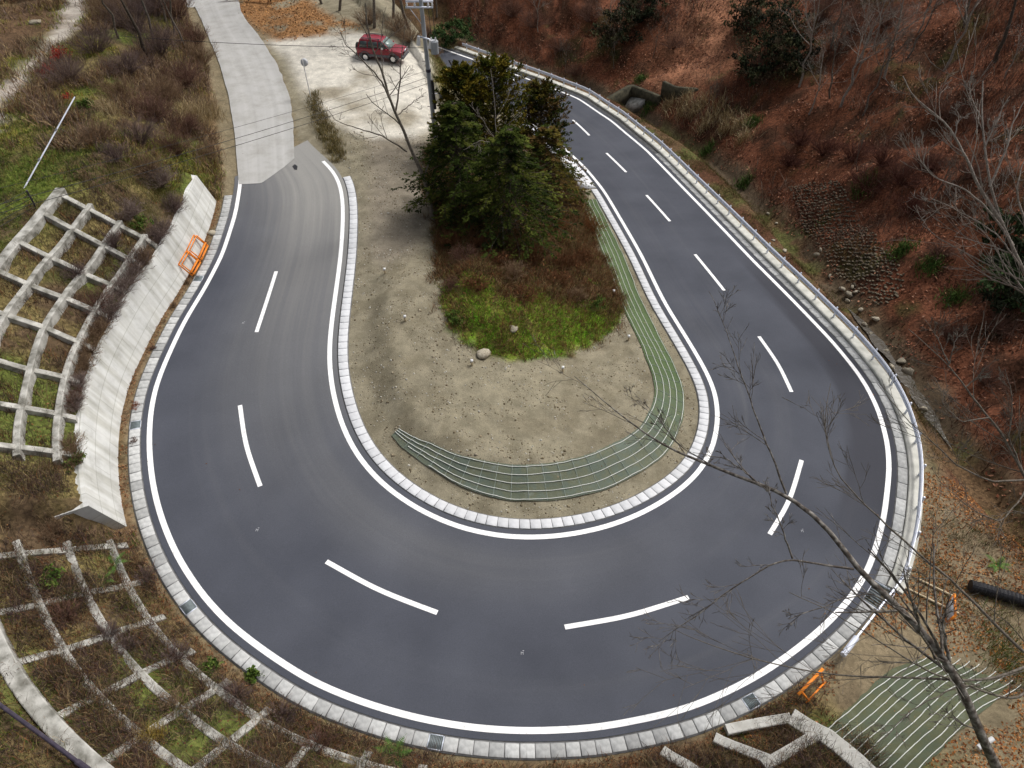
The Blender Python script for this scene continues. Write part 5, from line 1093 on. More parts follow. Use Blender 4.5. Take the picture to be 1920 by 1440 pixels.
for x, y, r, h, lab in [(160,200,.5,.5,'dark green leafy bush by the tip of the white pole'), (265,425,.7,.6,'dark green leafy plant above the wall beside olive grass'), (135,870,.6,.5,'green leafy plant at the lower end of the wall top'), (90,1090,.5,.4,'bright green leafy plant in the lower grid frame'), (855,600,.6,.4,'green leafy weeds at the left edge of the mound'), (1110,570,.9,.5,'yellow-green leafy brambles on the right of the mound'), (390,1255,.35,.3,'green weed at the gutter edge lower left'), (475,1270,.3,.3,'small green weed growing beside the lower left gutter'), (860,165,.6,.5,'pale green weed by the utility pole foot')]:
    twig_shrub(x, y, r, h, GR, lab, 16, [(.07, .12, .02), (.05, .09, .018), (.11, .15, .03)], 'leafy_plant', 'plant', None, 420, .006)
# tufts of tall grass
def tuft(x, y, n, L, cols, label, spread=.12, lean=(.05, .7), bend=(.2, .9), w=(.008, .016), group=None, name='grass_tuft'):
    q = H1(x, y); root = empty(name, q, label, 'grass tuft', group); b = np.repeat(q[None], n, 0); b[:, :2] += rng.normal(size=(n, 2)) * spread; b[:, 2] = Z(b[:, 0], b[:, 1]) - .03
    veg('grass_blades', blades(b, rng.uniform(L * .5, L, n), rng.uniform(*w, n), rng.uniform(*lean, n), rng.uniform(*bend, n), pick(cols, n, .2)), root); return root
YL = [(.42, .3, .06), (.36, .26, .05), (.5, .38, .1), (.3, .24, .06)]; TAN = [(.42, .33, .18), (.34, .25, .13), (.5, .41, .25), (.26, .19, .1)]
tuft(292,1380,420,.75,YL,'golden yellow grass tuft on the lower left slope')
tuft(365,225,700,1.9,TAN,'tall straw coloured plume grass on the left roadside bank',.5,w=(.014,.028)); tuft(395,215,400,1.7,TAN,'straw coloured plume grass nearest the old road',.4,w=(.014,.028)); tuft(210,210,350,1.2,TAN,'low pale straw grass clump on the left bank',.4,w=(.012,.024))
tuft(310,370,500,.9,[(.16,.15,.04),(.2,.18,.06),(.12,.12,.03)],'olive drooping grass clump on the bank beside the wall top',.5); tuft(270,395,400,.8,[(.2,.17,.06),(.14,.13,.04)],'yellow-olive drooping grass clump left of the wall',.5); tuft(225,330,400,.8,[(.14,.15,.035),(.18,.17,.05)],'olive grass clump in the middle of the left bank',.5)
tuft(130,395,300,.5,[(.1,.13,.03),(.15,.15,.05)],'green grass clump at the upper corner of the grid frame',.35); tuft(250,1130,300,.5,[(.1,.15,.03),(.2,.17,.06)],'green and yellow grass clump in the lower grid frame',.3)
tuft(1070,668,160,.5,TAN,'straw grass tuft at the lower right edge of the mound',.12)
for i, (x, y) in enumerate([(1255,198),(1285,190),(1315,196),(1345,205),(1300,215),(1335,225),(1365,222),(1385,240),(1280,212),(1360,245),(1395,262),(1320,240)]): tuft(x, y, 130, 1.5, TAN, 'dry tan reed clump in the wet ground beside the mossy wall', .45, w=(.03, .06), group='reeds by the stream', name='reed_clump')
for x, y, lab in [(1325,285,'bright green bushy grass by the stream below the reeds'), (1215,205,'olive grass clump in front of the culvert slab'), (1395,345,'yellow-green weed on the bank beside the guardrail'), (1200,150,'green leafy clump above the mossy wall'), (1410,232,'green weed right of the reeds'), (1690,470,'green fern clump right of the stone bank'), (1745,500,'small green fern clump on the red hillside'), (1790,560,'wide green fern patch on the lower hillside'), (1620,350,'green patch in the red brush of the hillside')]:
    tuft(x, y, 260, .9, [(.06, .12, .025), (.09, .15, .035), (.05, .085, .02)], lab, .35, (.1, .9), w=(.03, .06))
# ferns: fronds with leaflets
def fern(x, y, n, L, label):
    q = H1(x, y); root = empty('fern', q, label, 'fern'); A = []
    for i in range(n):
        a = i / n * 6.283 + rng.normal() * .3; t = np.linspace(0, 1, 16); P = q + np.stack([np.cos(a) * L * t * .9, np.sin(a) * L * t * .9, L * (.75 * t - .6 * t * t)], 1); sd = np.array([-math.sin(a), math.cos(a), 0])
        w_ = .2 * L * np.sin(np.clip(t * 1.15 + .05, 0, 1) * math.pi) ** .7 + .01
        for s in (-1, 1):
            c = P[1:]; tip = c + sd * (s * w_[1:])[:, None] + (P[1:] - P[:-1]) * .6; wd = (P[1:] - P[:-1]) * .38
            V = np.stack([c - wd, c + wd, tip], 1).reshape(-1, 3); A.append((V, [np.arange(15)[:, None] * 3 + np.arange(3)], np.repeat(pick([(.07, .15, .03), (.1, .19, .04)], 15, .2), 3, 0)))
    veg('fronds', merge(*A), root)
fern(738,1418,6,.85,'large green fern at the bottom edge left of centre'); fern(215,1058,6,.7,'green fern below the end of the retaining wall'); fern(195,1090,5,.6,'low green fern in the lower grid frame'); fern(1868,1060,6,.7,'green fern near the black pipe')

# ------------------------------------------------------------------ bare trees
def finish(root, trunkP, trunkR, levels, mat, sides=7):
    V, F = tubes(trunkP, trunkR, sides); mobj('trunk', V - np.array(root.location), F, M[mat], root, sm=True)
    Vs = []; Fs = []; n = 0
    for P, R_, sd in levels:
        V, F = tubes(P, np.maximum(R_, .004), sd); Vs.append(V); Fs.append(F + n); n += len(V)
    mobj('branches', np.vstack(Vs) - np.array(root.location), np.vstack(Fs), M[mat], root)
def generic_tree(q, H, label, group, mat, seedy=0, n1=10, spread=.55, lean=(0, 0), r0=.1, dense=1.0, low=.35, name='bare_tree', cat='tree'):
    root = empty(name, q, label, cat, group); k = 9; t = np.linspace(0, 1, k)
    T = q + np.stack([lean[0] * t * H + np.cumsum(rng.normal(size=k)) * .02 * H, lean[1] * t * H + np.cumsum(rng.normal(size=k)) * .02 * H, t * H - .15], 1); TP = T[None]; TR = (r0 * (1 - .8 * t))[None]
    a, ar = kids(TP, TR, n1, low, .97, .42, spread, 6, .12, .14, .6); b, br = kids(a, ar, int(6 * dense), .25, .97, .48, .6, 5, .08, .14, .6); c, cr = kids(b, br, int(5 * dense), .2, .97, .5, .6, 4, .05, .16, .65); d, dr = kids(c, cr, 3, .2, .97, .5, .6, 3, .04, .2, .7)
    finish(root, TP, TR, [(a, ar, 5), (b, br, 4), (c, cr, 3), (d, np.maximum(dr, .006), 3)], mat); return root
PROTO = {}
def plant_tree(kind, x, y, label, group, s=1.0, rz=0.0, q=None):
    q = H1(x, y) if q is None else q
    if kind not in PROTO:
        H, mat, n1, sp_, lean, r0, dn, low = kind_def[kind]; o = generic_tree(q, H, label, group, mat, 0, n1, sp_, lean, r0, dn, low); PROTO[kind] = o
    else: o = copy_tree(PROTO[kind])
    o.location = q; o.scale = (s, s, s); o.rotation_euler = (0, 0, rz); o['label'] = label
    if group: o['group'] = group
    elif 'group' in o: del o['group']
    return o
kind_def = {'grey_a': (9, 'bark_pale', 9, .6, (-.08, -.05), .12, 1, .4), 'grey_b': (7.5, 'bark', 10, .7, (.06, -.08), .1, 1, .35), 'slim': (6.5, 'bark_pale', 8, .5, (-.1, .02), .07, .8, .3), 'dark': (9, 'bark_dark', 7, .5, (-.12, 0), .16, .8, .5), 'sapling': (3.4, 'bark', 8, .6, (-.05, 0), .03, .6, .25), 'tall': (12, 'bark', 8, .5, (.02, 0), .15, 1, .55)}
HT = 'bare trees on the red hillside'
for i, (kd, x, y, s, rz, lab, grp) in enumerate([
 ('slim',1515,213,1.0,0,'thin pale bare tree standing lowest and leftmost on the hillside above the red brush',None), ('grey_a',1572,202,1.05,1.1,'pale bare tree on the hillside with a forked spreading crown',None), ('grey_b',1618,218,.9,2.2,'bare tree on the hillside bent over to the right',None), ('grey_a',1502,162,.95,3.9,'pale bare tree beside the dark evergreen bush on the hillside',None),
 ('grey_b',1557,184,.9,4.4,HT,HT), ('slim',1590,170,1.1,.7,HT,HT), ('grey_a',1660,140,.9,5.2,HT,HT), ('grey_b',1700,110,.9,1.5,HT,HT), ('slim',1640,95,1.1,3.2,HT,HT),
 ('grey_a',1773,132,.95,2.7,'grey bare tree in a clearing of the upper right hillside',None), ('dark',1853,122,1.0,0,'dark trunked tree leaning left near the top right corner',None), ('grey_a',1917,167,1.1,.4,'thick grey trunked tree at the right edge of the upper hillside',None), ('slim',1883,150,.8,1.9,HT,HT), ('grey_b',1560,90,1.0,2.9,HT,HT), ('slim',1720,60,1.1,5.5,HT,HT), ('grey_b',1810,50,1.0,4.0,HT,HT),
 ('slim',1140,90,.9,2.0,HT,HT), ('sapling',1150,130,1.3,0,HT,HT), ('sapling',1060,140,1.4,1,HT,HT), ('slim',1010,60,1.0,3,HT,HT), ('sapling',1225,110,1.2,2,HT,HT), ('grey_b',1460,60,.8,1.2,HT,HT)]):
    plant_tree(kd, x, y, lab if lab != HT else 'grey bare tree among the many on the upper red hillside', grp, s, rz)
for i in range(26):
    x, y = rng.uniform(1000, 1900), rng.uniform(20, 470)
    q = H1(x, y); 
    if float(fld('ds', q[:1], q[1:2])[0]) < 2: continue
    plant_tree('sapling', x, y, 'thin bare sapling growing in the leaf litter of the hillside', 'saplings on the hillside', rng.uniform(.6, 1.2), rng.uniform(0, 6), q)
RT = 'bare trees behind the parking place'
for x, y, kd, s, rz, lab in [(703,54,'tall',1.0,0,'grey bare trunk directly behind the red car'), (740,34,'tall',.9,2,'slim bare tree behind the utility pole, left one'), (762,52,'tall',1.0,4,'bare tree rising just left of the transformer'), (640,20,'tall',.9,1,'grey bare tree behind the orange leaf slope, nearest the car'), (600,8,'tall',.9,5,'grey bare tree at the top behind the orange leaf slope'), (560,-10,'tall',.9,3,'bare tree at the top beyond the yellow bar'), (820,30,'tall',.8,2.5,'bare tree at the top right of the utility pole'), (270,110,'dark',.9,1.2,'dark forked tree in the roadside thicket at the top left'), (310,45,'grey_b',1.2,2.6,'dense bare tree overhanging the old road at the top left'), (220,70,'grey_b',1.0,.3,'spreading bare tree by the dirt track at the top left'), (355,95,'grey_b',.9,5.1,'bare roadside tree leaning over the old road bend'),
 (290,85,'tall',.75,.5,'dark bare tree above the old road at the top left'), (325,70,'grey_b',1.0,2,'twisted bare tree beside the old road near the top'), (250,20,'grey_b',1.1,3.3,'bare tree in the thicket at the top left'), (350,10,'tall',.8,4.1,'bare tree leaning over the old road at the top')]:
    plant_tree(kd, x, y, lab, None, s, rz)
# thin tree in front of the parking place, built along its own limbs
def atY(x, y, Y): r = rays([(x, y)])[0]; return np.array([0, 0, HC]) + r * (Y / r[1])
def limb_tree(name, label, base, limbs, mat, lv=((7, .3, .98, .3, .7), (5, .25, .97, .45, .6), (4, .2, .97, .5, .6)), sides=8, minr=.005, upb=.05, smoothk=1.2, jit=.12):
    root = empty(name, base, label, 'tree'); first = True; Vs = []; Fs = []; n = 0
    for pts, r0, r1 in limbs:
        P = np.asarray(pts, float); P = smooth(resample(P, max(.15, arcl(P)[-1] / 30 + .05)), smoothk); L = np.linspace(0, 1, len(P)); k = len(P)
        P = P + np.stack([fbm(L * 8, L * 0 + r0 * 99 + j, 1, 7) - .5 for j in range(3)], 1) * .18 * np.minimum(1, L * 4)[:, None]; Rr = r0 + (r1 - r0) * L ** .8
        V, F = tubes(P[None], Rr[None], sides if first else 6)
        if first: mobj('trunk', V - base, F, M[mat], root, sm=True)
        else: mobj('limb', V - base, F, M[mat], root, sm=True)
        first = False; idx = np.linspace(0, k - 1, 14).astype(int); cur, cr = P[idx][None], Rr[idx][None]
        for (m, a, b, lf, ang) in lv:
            cur, cr = kids(cur, cr, m, a, b, lf, ang, 6, upb, jit, .5); cr = np.maximum(cr, minr); V, F = tubes(cur, cr, 3); Vs.append(V); Fs.append(F + n); n += len(V)
            if len(cur) > 4000: break
    mobj('branches', np.vstack(Vs) - base, np.vstack(Fs), M[mat], root); return root
b = H1(812,412); Y0 = b[1]; q = lambda *p: [atY(x, y, Y0 + d) for x, y, d in p]
limb_tree('bare_tree', 'tall thin bare tree leaning left of the conifers with forked top', b, [
  ([b - (0, 0, .2)] + q((800,350,0),(776,292,-.2),(758,245,-.3),(742,212,-.3),(730,180,-.2),(714,130,0),(700,95,.2),(690,50,.4),(684,5,.6)), .16, .03),
  (q((741,212,-.3),(722,165,-.8),(700,135,-1.2),(672,105,-1.6),(648,85,-1.8),(638,62,-2)), .07, .015), (q((742,208,-.3),(748,165,.3),(752,120,.8),(756,80,1.2),(762,40,1.5)), .06, .012),
  (q((762,284,-.2),(735,265,-.8),(705,250,-1.4),(665,240,-2),(630,228,-2.5),(618,208,-2.8)), .06, .012), (q((744,218,-.3),(770,195,.6),(800,172,1.2)), .035, .01)], 'bark', lv=((6, .25, .97, .3, .75), (4, .3, .97, .45, .6), (3, .2, .95, .5, .6)), minr=.007)
# ------------------------------------------------------------------ conifers
def conifer(x, y, H, r, cols, label, kind='fir', q=None, zlow=.06):
    q = H1(x, y) if q is None else q; root = empty('conifer', q, label, 'conifer tree'); A = []
    t = np.linspace(0, 1, 8); TP = (q + np.stack([0 * t, 0 * t, t * H - .2], 1))[None]; V, F = tubes(TP, (.05 * H ** .5 * (1 - .9 * t))[None], 8); mobj('trunk', V - q, F, M['bark_dark'], root, sm=True)
    P = []; nW = int(H * 3.4)
    for i in range(nW):
        f = (i + rng.random() * .6) / nW; f = zlow + (1 - zlow) * f; rad = r * (np.clip(1.35 * (1 - f), 0, 1) ** .75 * (.8 + .2 * sstep(0, .25, f)) if kind == 'fir' else (1 - f) ** .45 * (.8 + .2 * f)) * rng.uniform(.8, 1.12) + .12
        nb = rng.integers(6, 10)
        for j in range(nb):
            a = j / nb * 6.283 + rng.uniform(0, 1) + i * .7; L = rad * rng.uniform(.72, 1.12); k = np.linspace(0, 1, 7)
            dz = (.10 * k - .30 * k ** 2 + .1 * k ** 3) * L if kind == 'fir' else (.5 * k + .1 * k ** 2) * L
            P.append(q + np.stack([np.cos(a) * L * k, np.sin(a) * L * k, f * H + dz + 0 * k], 1) + rng.normal(size=(7, 3)) * .03 * L * k[:, None])
    P = np.array(P); brr = np.linspace(.03, .006, 7)[None] * np.ones((len(P), 1)); V, F = tubes(P, brr, 3); mobj('branches', V - q, F, M['bark_dark'], root)
    # flat sprays to both sides of every branch
    m = 20 if kind == 'fir' else 20; idx = np.repeat(np.arange(len(P)), m); tt_ = rng.uniform(.22, 1.0, len(idx)); f = tt_ * 6; i0 = np.clip(f.astype(int), 0, 5); w_ = (f - i0)[:, None]
    s = P[idx, i0] * (1 - w_) + P[idx, i0 + 1] * w_; d = P[idx, i0 + 1] - P[idx, i0]; Lb = np.linalg.norm(P[:, -1] - P[:, 0], axis=1)[idx]; d /= np.linalg.norm(d, axis=1, keepdims=True)
    sd = np.cross(d, (0, 0, 1)); sd /= np.linalg.norm(sd, axis=1, keepdims=True) + 1e-9; sg = np.where(rng.random(len(idx)) < .5, -1, 1)[:, None]
    dirv_ = d * .75 + sd * sg * rng.uniform(.3, 1.0, (len(idx), 1)) + np.array([0, 0, -.12 if kind == 'fir' else .45]) + rng.normal(size=d.shape) * (.1 if kind == 'fir' else .3); dirv_ /= np.linalg.norm(dirv_, axis=1, keepdims=True)
    Ls = np.clip(.32 * Lb * (1.1 - tt_), .1, .9) * rng.uniform(.6, 1.2, len(idx)) + .1
    # each spray: needles along it
    kN = 8; j = np.repeat(np.arange(len(idx)), kN); u = rng.uniform(0.05, 1, len(j)); c = s[j] + dirv_[j] * (Ls[j] * u)[:, None]; nd_ = dirv_[j] * .8 + np.cross(dirv_[j], (0, 0, 1)) * rng.choice([-1, 1], len(j))[:, None] * rng.uniform(.2, .9, (len(j), 1)) + rng.normal(size=(len(j), 3)) * (.14 if kind == 'fir' else .35)
    nd_ /= np.linalg.norm(nd_, axis=1, keepdims=True); ln = rng.uniform(.1, .2, len(j)) * (1 if kind == 'fir' else 1.05); wv_ = np.cross(nd_, rng.normal(size=nd_.shape) * .4 + np.array([0, 0, 1])); wv_ /= np.linalg.norm(wv_, axis=1, keepdims=True) + 1e-9; wd = rng.uniform(.025, .05, len(j))
    V = np.stack([c, c + nd_ * (ln * .5)[:, None] + wv_ * wd[:, None], c + nd_ * ln[:, None], c + nd_ * (ln * .5)[:, None] - wv_ * wd[:, None]], 1).reshape(-1, 3)
    br_c = pick(cols, len(P), .2)[idx][j] * rng.uniform(.8, 1.25, (len(j), 1))
    mobj('needles', V - q, [np.arange(len(j))[:, None] * 4 + np.arange(4)[None]], M['needle'], root, col=np.repeat(br_c, 4, 0)); return root
FIR = [(.025, .037, .009), (.036, .05, .011), (.05, .065, .014), (.018, .026, .008), (.075, .085, .018)]; OLV = [(.1, .09, .012), (.07, .075, .012), (.125, .1, .015), (.045, .055, .012), (.15, .115, .018)]; MIX = [(.06, .06, .013), (.042, .056, .013), (.095, .075, .018), (.11, .07, .025)]
conifer(862, 385, 6.8, 3.7, FIR, 'dark green fir on the left of the island clump')
conifer(955, 440, 6.9, 3.9, FIR, 'dark green layered fir at the front of the island clump')
conifer(1022, 375, 5.6, 3.1, MIX, 'brownish green conifer on the right of the island clump')
conifer(930, 300, 7.0, 3.7, OLV, 'yellow-olive cypress at the back of the island clump', 'cyp')
conifer(870, 290, 6.0, 2.8, OLV, 'smaller olive cypress behind the fir near the utility pole', 'cyp')
conifer(1012, 300, 5.9, 3.0, MIX, 'ragged olive conifer at the back right beside the road', 'cyp')
b = H1(945,470); Y0 = b[1] + 2.2; q = lambda *p: [atY(x, y, Y0 + d) for x, y, d in p]
limb_tree('bare_tree', 'thin pale bare sapling rising in front of the dark fir', b, [([b] + q((940,400,0),(935,330,0),(931,265,0),(930,220,.3),(925,160,.6),(922,130,.8)), .06, .012), (q((931,268,0),(900,262,-.5),(870,280,-.9)), .02, .008), (q((931,266,0),(965,268,-.5),(990,285,-.9)), .02, .008), (q((932,262,0),(950,235,.2),(980,205,.3)), .018, .008), (q((931,264,0),(905,225,.2),(880,195,.3)), .018, .008), (q((932,280,0),(935,310,-.7),(925,335,-1)), .016, .007)], 'bark_pale', lv=((6, .1, .95, .28, .7), (3, .3, .97, .45, .6)), minr=.008)
# ------------------------------------------------------------------ evergreen bushes on the hill
def evergreen(x, y, r, h, cols, label, n=60, q=None):
    q = H1(x, y) if q is None else q; root = empty('evergreen_bush', q, label, 'bush'); P, R_ = stems(q, 14, h, r, thick=.035); V, F = tubes(P, R_, 4); mobj('stems', V - q, F, M['bark_dark'], root)
    c = rng.normal(size=(n, 3)); c /= np.linalg.norm(c, axis=1, keepdims=True); c *= rng.uniform(.45, 1, (n, 1)) ** .6; c = q + c * np.array([r, r, h * .5]) + np.array([0, 0, h * .55]); cr = rng.uniform(.15, .4, n) * r * .62; c += rng.normal(size=(n, 3)) * r * .22
    m = 48; pts = np.repeat(c, m, 0) + rng.normal(size=(n * m, 3)) * np.repeat(cr, m)[:, None] * np.array([.6, .6, .4]); cc = np.repeat(pick(cols, n, .3), m, 0) * rng.uniform(.7, 1.4, (n * m, 1))
    V, F, _ = leaves(pts, (.14, .3), cols, (0, 0), .8); veg('leaves', (V, F, np.repeat(cc, 4, 0)), root); return root
EG = [(.018, .024, .011), (.028, .034, .015), (.013, .016, .009), (.05, .05, .022), (.05, .035, .02)]
evergreen(1415,155,2.3,3.6,EG,'dark evergreen bush at the lower left of the hillside grove'); evergreen(1440,100,2.9,4.6,EG,'tallest dark evergreen bush on the right hillside',80); evergreen(1480,135,1.9,3.2,EG,'dark evergreen bush beside the pale bare trees'); evergreen(1400,60,1.9,3.4,EG,'dark evergreen bush near the top of the hillside grove')
evergreen(1155,85,2.6,3.6,EG,'dark evergreen bush on the gully edge above the guardrail'); evergreen(1195,45,2.0,3.2,EG,'dark evergreen bush at the top of the gully'); evergreen(850,80,2.2,2.4,[(.03,.06,.018),(.02,.045,.014),(.045,.075,.02)],'bright dark-green round bush behind the guardrail by the pole')
evergreen(1890,560,1.8,2.4,[(.024,.042,.014),(.03,.05,.018),(.015,.02,.01)],'leafy green bush behind the pale tree at the right edge',60); evergreen(1885,470,1.6,2.6,[(.022,.036,.013),(.018,.026,.011)],'dark green bush at the right edge on the hillside',50); tuft(1895,1255,420,.8,[(.07,.12,.025),(.1,.13,.03),(.18,.15,.06)],'green and straw weed clump at the right edge beside the big green mat',.6,w=(.012,.03)); tuft(1880,1200,320,.7,[(.09,.14,.03),(.14,.14,.04),(.2,.16,.07)],'olive weed clump between the black pipe and the big green mat',.6,w=(.012,.03))
# ------------------------------------------------------------------ foreground trees on the right
D = lambda *p: [at_depth(x, y, t) for x, y, t in p]
b = H1(1905,1500)
limb_tree('leaning_tree', 'large dark leaning bare tree reaching over the road from the lower right', b, [
  ([b - (0, 0, .3)] + D((1870,1440,22.2),(1835,1370,21.8),(1808,1300,21.6),(1782,1240,21.5),(1740,1200,21.5),(1690,1140,21.7),(1645,1100,21.8),(1605,1070,22),(1565,1010,22.3),(1525,960,22.6),(1475,925,23),(1420,905,23.3),(1350,880,23.7),(1290,858,24.1),(1240,835,24.4),(1185,800,24.8),(1130,750,25.2),(1075,705,25.6)), .17, .01),
  (D((1474,925,23),(1462,895,23),(1440,835,23.1),(1415,770,23.2),(1385,690,23.4),(1365,625,23.6),(1345,570,23.8),(1330,545,24)), .04, .008),
  (D((1600,1067,22),(1552,1061,22),(1486,1047,22),(1447,1058,22),(1397,1086,22),(1338,1129,22.1),(1280,1171,22.2),(1235,1205,22.3)), .042, .009),
  (D((1486,1047,22),(1467,990,22),(1447,946,22.1),(1440,900,22.2)), .035, .01), (D((1420,905,23.3),(1385,872,23.5),(1345,855,23.7),(1300,848,24)), .025, .008),
  (D((1780,1240,21.5),(1772,1200,21.3),(1770,1160,21.1),(1785,1110,20.9)), .06, .015), (D((1720,1170,21.6),(1640,1110,21.2),(1560,1130,21),(1480,1160,20.9)), .035, .01), (D((1835,1370,21.8),(1795,1350,21.5),(1740,1330,21.3)), .03, .01),
  (D((1290,858,24.1),(1250,800,24.4),(1215,770,24.6),(1170,735,25)), .02, .007)], 'bark_mossy', lv=((12, .25, .98, .19, .75), (4, .25, .92, .62, .5), (2, .3, .9, .6, .5)), minr=.007, sides=12, upb=.02, jit=.07)
b = H1(2050,1240)
limb_tree('bare_tree', 'bare tree at the right edge with long boughs sweeping over the green mat', b, [
  ([b - (0, 0, .2)] + D((2010,1240,24),(1965,1225,23.5),(1918,1262,23),(1836,1284,22.6),(1747,1273,22.4),(1650,1268,22.3),(1552,1267,22.3),(1474,1253,22.4),(1416,1234,22.5),(1319,1207,22.7),(1260,1180,22.9)), .085, .009),
  (D((1960,1240,23.5),(1920,1316,22.9),(1862,1302,22.7),(1809,1288,22.5),(1727,1253,22.3),(1630,1191,22.2),(1550,1140,22.2),(1480,1110,22.3)), .055, .01),
  (D((1965,1240,23.5),(1918,1228,23.2),(1850,1150,23),(1778,1086,23),(1720,1035,23.1),(1669,989,23.2),(1625,950,23.3),(1587,915,23.4),(1563,877,23.5),(1545,817,23.7),(1549,765,23.9),(1560,720,24.2)), .062, .008),
  (D((1836,1284,22.6),(1780,1290,22.2),(1700,1340,21.8),(1640,1400,21.5)), .03, .008), (D((1778,1086,23),(1700,1080,22.9),(1600,1075,22.8)), .022, .007)], 'bark', lv=((12, .2, .98, .19, .7), (4, .25, .92, .62, .5), (2, .3, .9, .6, .5)), minr=.007, sides=8, upb=.02, jit=.07)
b = H1(2020,1010)
limb_tree('bare_tree', 'slender bare tree at the right edge spreading over the ravine', b, [
  ([b - (0, 0, .2)] + D((1975,975,31),(1925,900,30.5),(1880,815,30),(1853,783,29.9),(1810,727,29.8),(1780,683,29.7),(1745,650,29.7),(1703,617,29.8)), .12, .012),
  (D((1810,727,29.8),(1850,690,29.6),(1868,670,29.5)), .03, .008), (D((1780,683,29.7),(1790,640,29.6),(1815,610,29.6)), .03, .008), (D((1780,683,29.7),(1755,625,29.8),(1735,600,29.9)), .03, .008),
  (D((1925,900,30.5),(1860,905,30),(1797,877,29.8),(1730,813,29.6),(1680,763,29.6),(1640,717,29.7)), .05, .01), (D((1853,783,29.9),(1800,790,29.6),(1770,760,29.5),(1760,720,29.5)), .03, .008), (D((1925,900,30.5),(1890,820,30),(1900,740,29.8),(1880,690,29.7)), .05, .01), (D((1930,910,30.5),(1880,980,29.5),(1830,960,29),(1760,900,28.7)), .04, .01)], 'bark', lv=((9, .2, .98, .24, .65), (4, .25, .92, .6, .5), (2, .3, .9, .6, .5)), minr=.009, sides=8, jit=.07)
b = H1(2060,800)
limb_tree('bare_tree', 'pale grey bare tree with upswept branches at the right edge', b, [
  ([b - (0, 0, .2)] + D((2010,700,40),(1960,590,39),(1915,500,38),(1880,420,37.5),(1855,350,37),(1845,280,36.7),(1838,220,36.5),(1842,150,36.3)), .2, .03),
  (D((1880,420,37.5),(1830,340,37),(1790,255,36.7),(1750,210,36.5),(1715,185,36.4),(1690,142,36.3)), .1, .02), (D((1900,460,37.8),(1860,400,37.2),(1800,350,37),(1745,330,37),(1718,290,37),(1722,265,37)), .07, .015), (D((1915,500,38),(1870,440,37.2),(1790,390,36.8),(1740,370,36.8)), .05, .012),
  (D((1855,350,37),(1885,280,36.6),(1900,230,36.5),(1920,190,36.4)), .07, .02), (D((1790,255,36.7),(1800,215,36.5),(1790,200,36.4)), .04, .012), (D((1845,280,36.7),(1870,225,36.5),(1890,180,36.4)), .05, .015), (D((1838,220,36.5),(1820,180,36.4),(1818,150,36.3)), .04, .012), (D((1960,590,39),(1900,520,38),(1850,440,37.5),(1800,400,37.2)), .06, .012), (D((1930,530,38),(1925,440,37),(1905,350,36.6),(1930,280,36.5)), .09, .02)], 'bark_pale', lv=((9, .15, .98, .3, .6), (4, .2, .95, .6, .5), (2, .3, .9, .6, .5)), minr=.012, sides=8, jit=.08)

# thickets of dark red twigs on the lower hillside
TH = [(.085, .032, .024), (.12, .05, .036), (.15, .075, .06)]
for i, (x, y, r, h) in enumerate([(1545,290,1.6,1.5),(1600,300,1.8,1.6),(1655,310,1.8,1.6),(1625,355,1.9,1.6),(1690,345,1.7,1.5),(1705,400,1.5,1.4),(1500,270,1.4,1.2),(1740,320,1.6,1.5),(1480,310,1.2,1.1)]):
    twig_shrub(x, y, r, h, TH, 'dark red twig thicket in the dense brush above the stone bank', int(60 + 25 * r), None, 'thicket', 'shrub', 'red twig thickets above the stone bank', 0, .02)
for i, (x, y, r, h) in enumerate([(1000,50,2.4,2.0),(1050,95,2.0,1.6),(1105,40,2.4,2.2),(960,30,2.4,2.2),(1080,140,1.5,1.3),(1260,90,2.0,1.4),(1540,40,2.2,2.6),(1600,60,2.2,2.4),(1660,50,2.2,2.4),(1760,220,1.6,1.4),(1840,240,1.6,1.3),(1820,330,1.4,1.2),(1780,640,1.2,1.2),(1850,720,1.2,1.1),(1760,480,1.2,1.1),(1870,620,1.3,1.2)]):
    twig_shrub(x, y, r, h, BR3, 'bare brown thicket scattered over the red leafy hillside', int(50 + 20 * r), None, 'thicket', 'shrub', 'brown thickets over the hillside', 0, .02)
for i, (x, y, r, h, lab) in enumerate([(900,470,.9,.9,'russet bramble under the left fir'), (930,500,1.0,.8,'russet bramble at the centre of the mound top'), (1000,490,1.1,.9,'russet bramble under the right of the firs'), (1060,500,1.0,.9,'russet bramble on the right of the mound top'), (890,540,.8,.6,'dark red bramble above the green grass on the mound'), (980,560,.9,.6,'brown bramble in the middle of the mound'), (1040,530,.9,.7,'straw-red bramble right of the mound middle'), (850,460,.8,.9,'rusty weeds at the left foot of the fir'), (1095,490,.8,.9,'rusty bush at the right rim of the mound by the mat')]):
    twig_shrub(x, y, r, h, [(.11, .045, .02), (.15, .065, .03), (.19, .1, .05)], lab, int(60 + 25 * r), [(.16, .07, .03), (.11, .05, .025)], 'bramble', 'shrub', None, 160, .012)

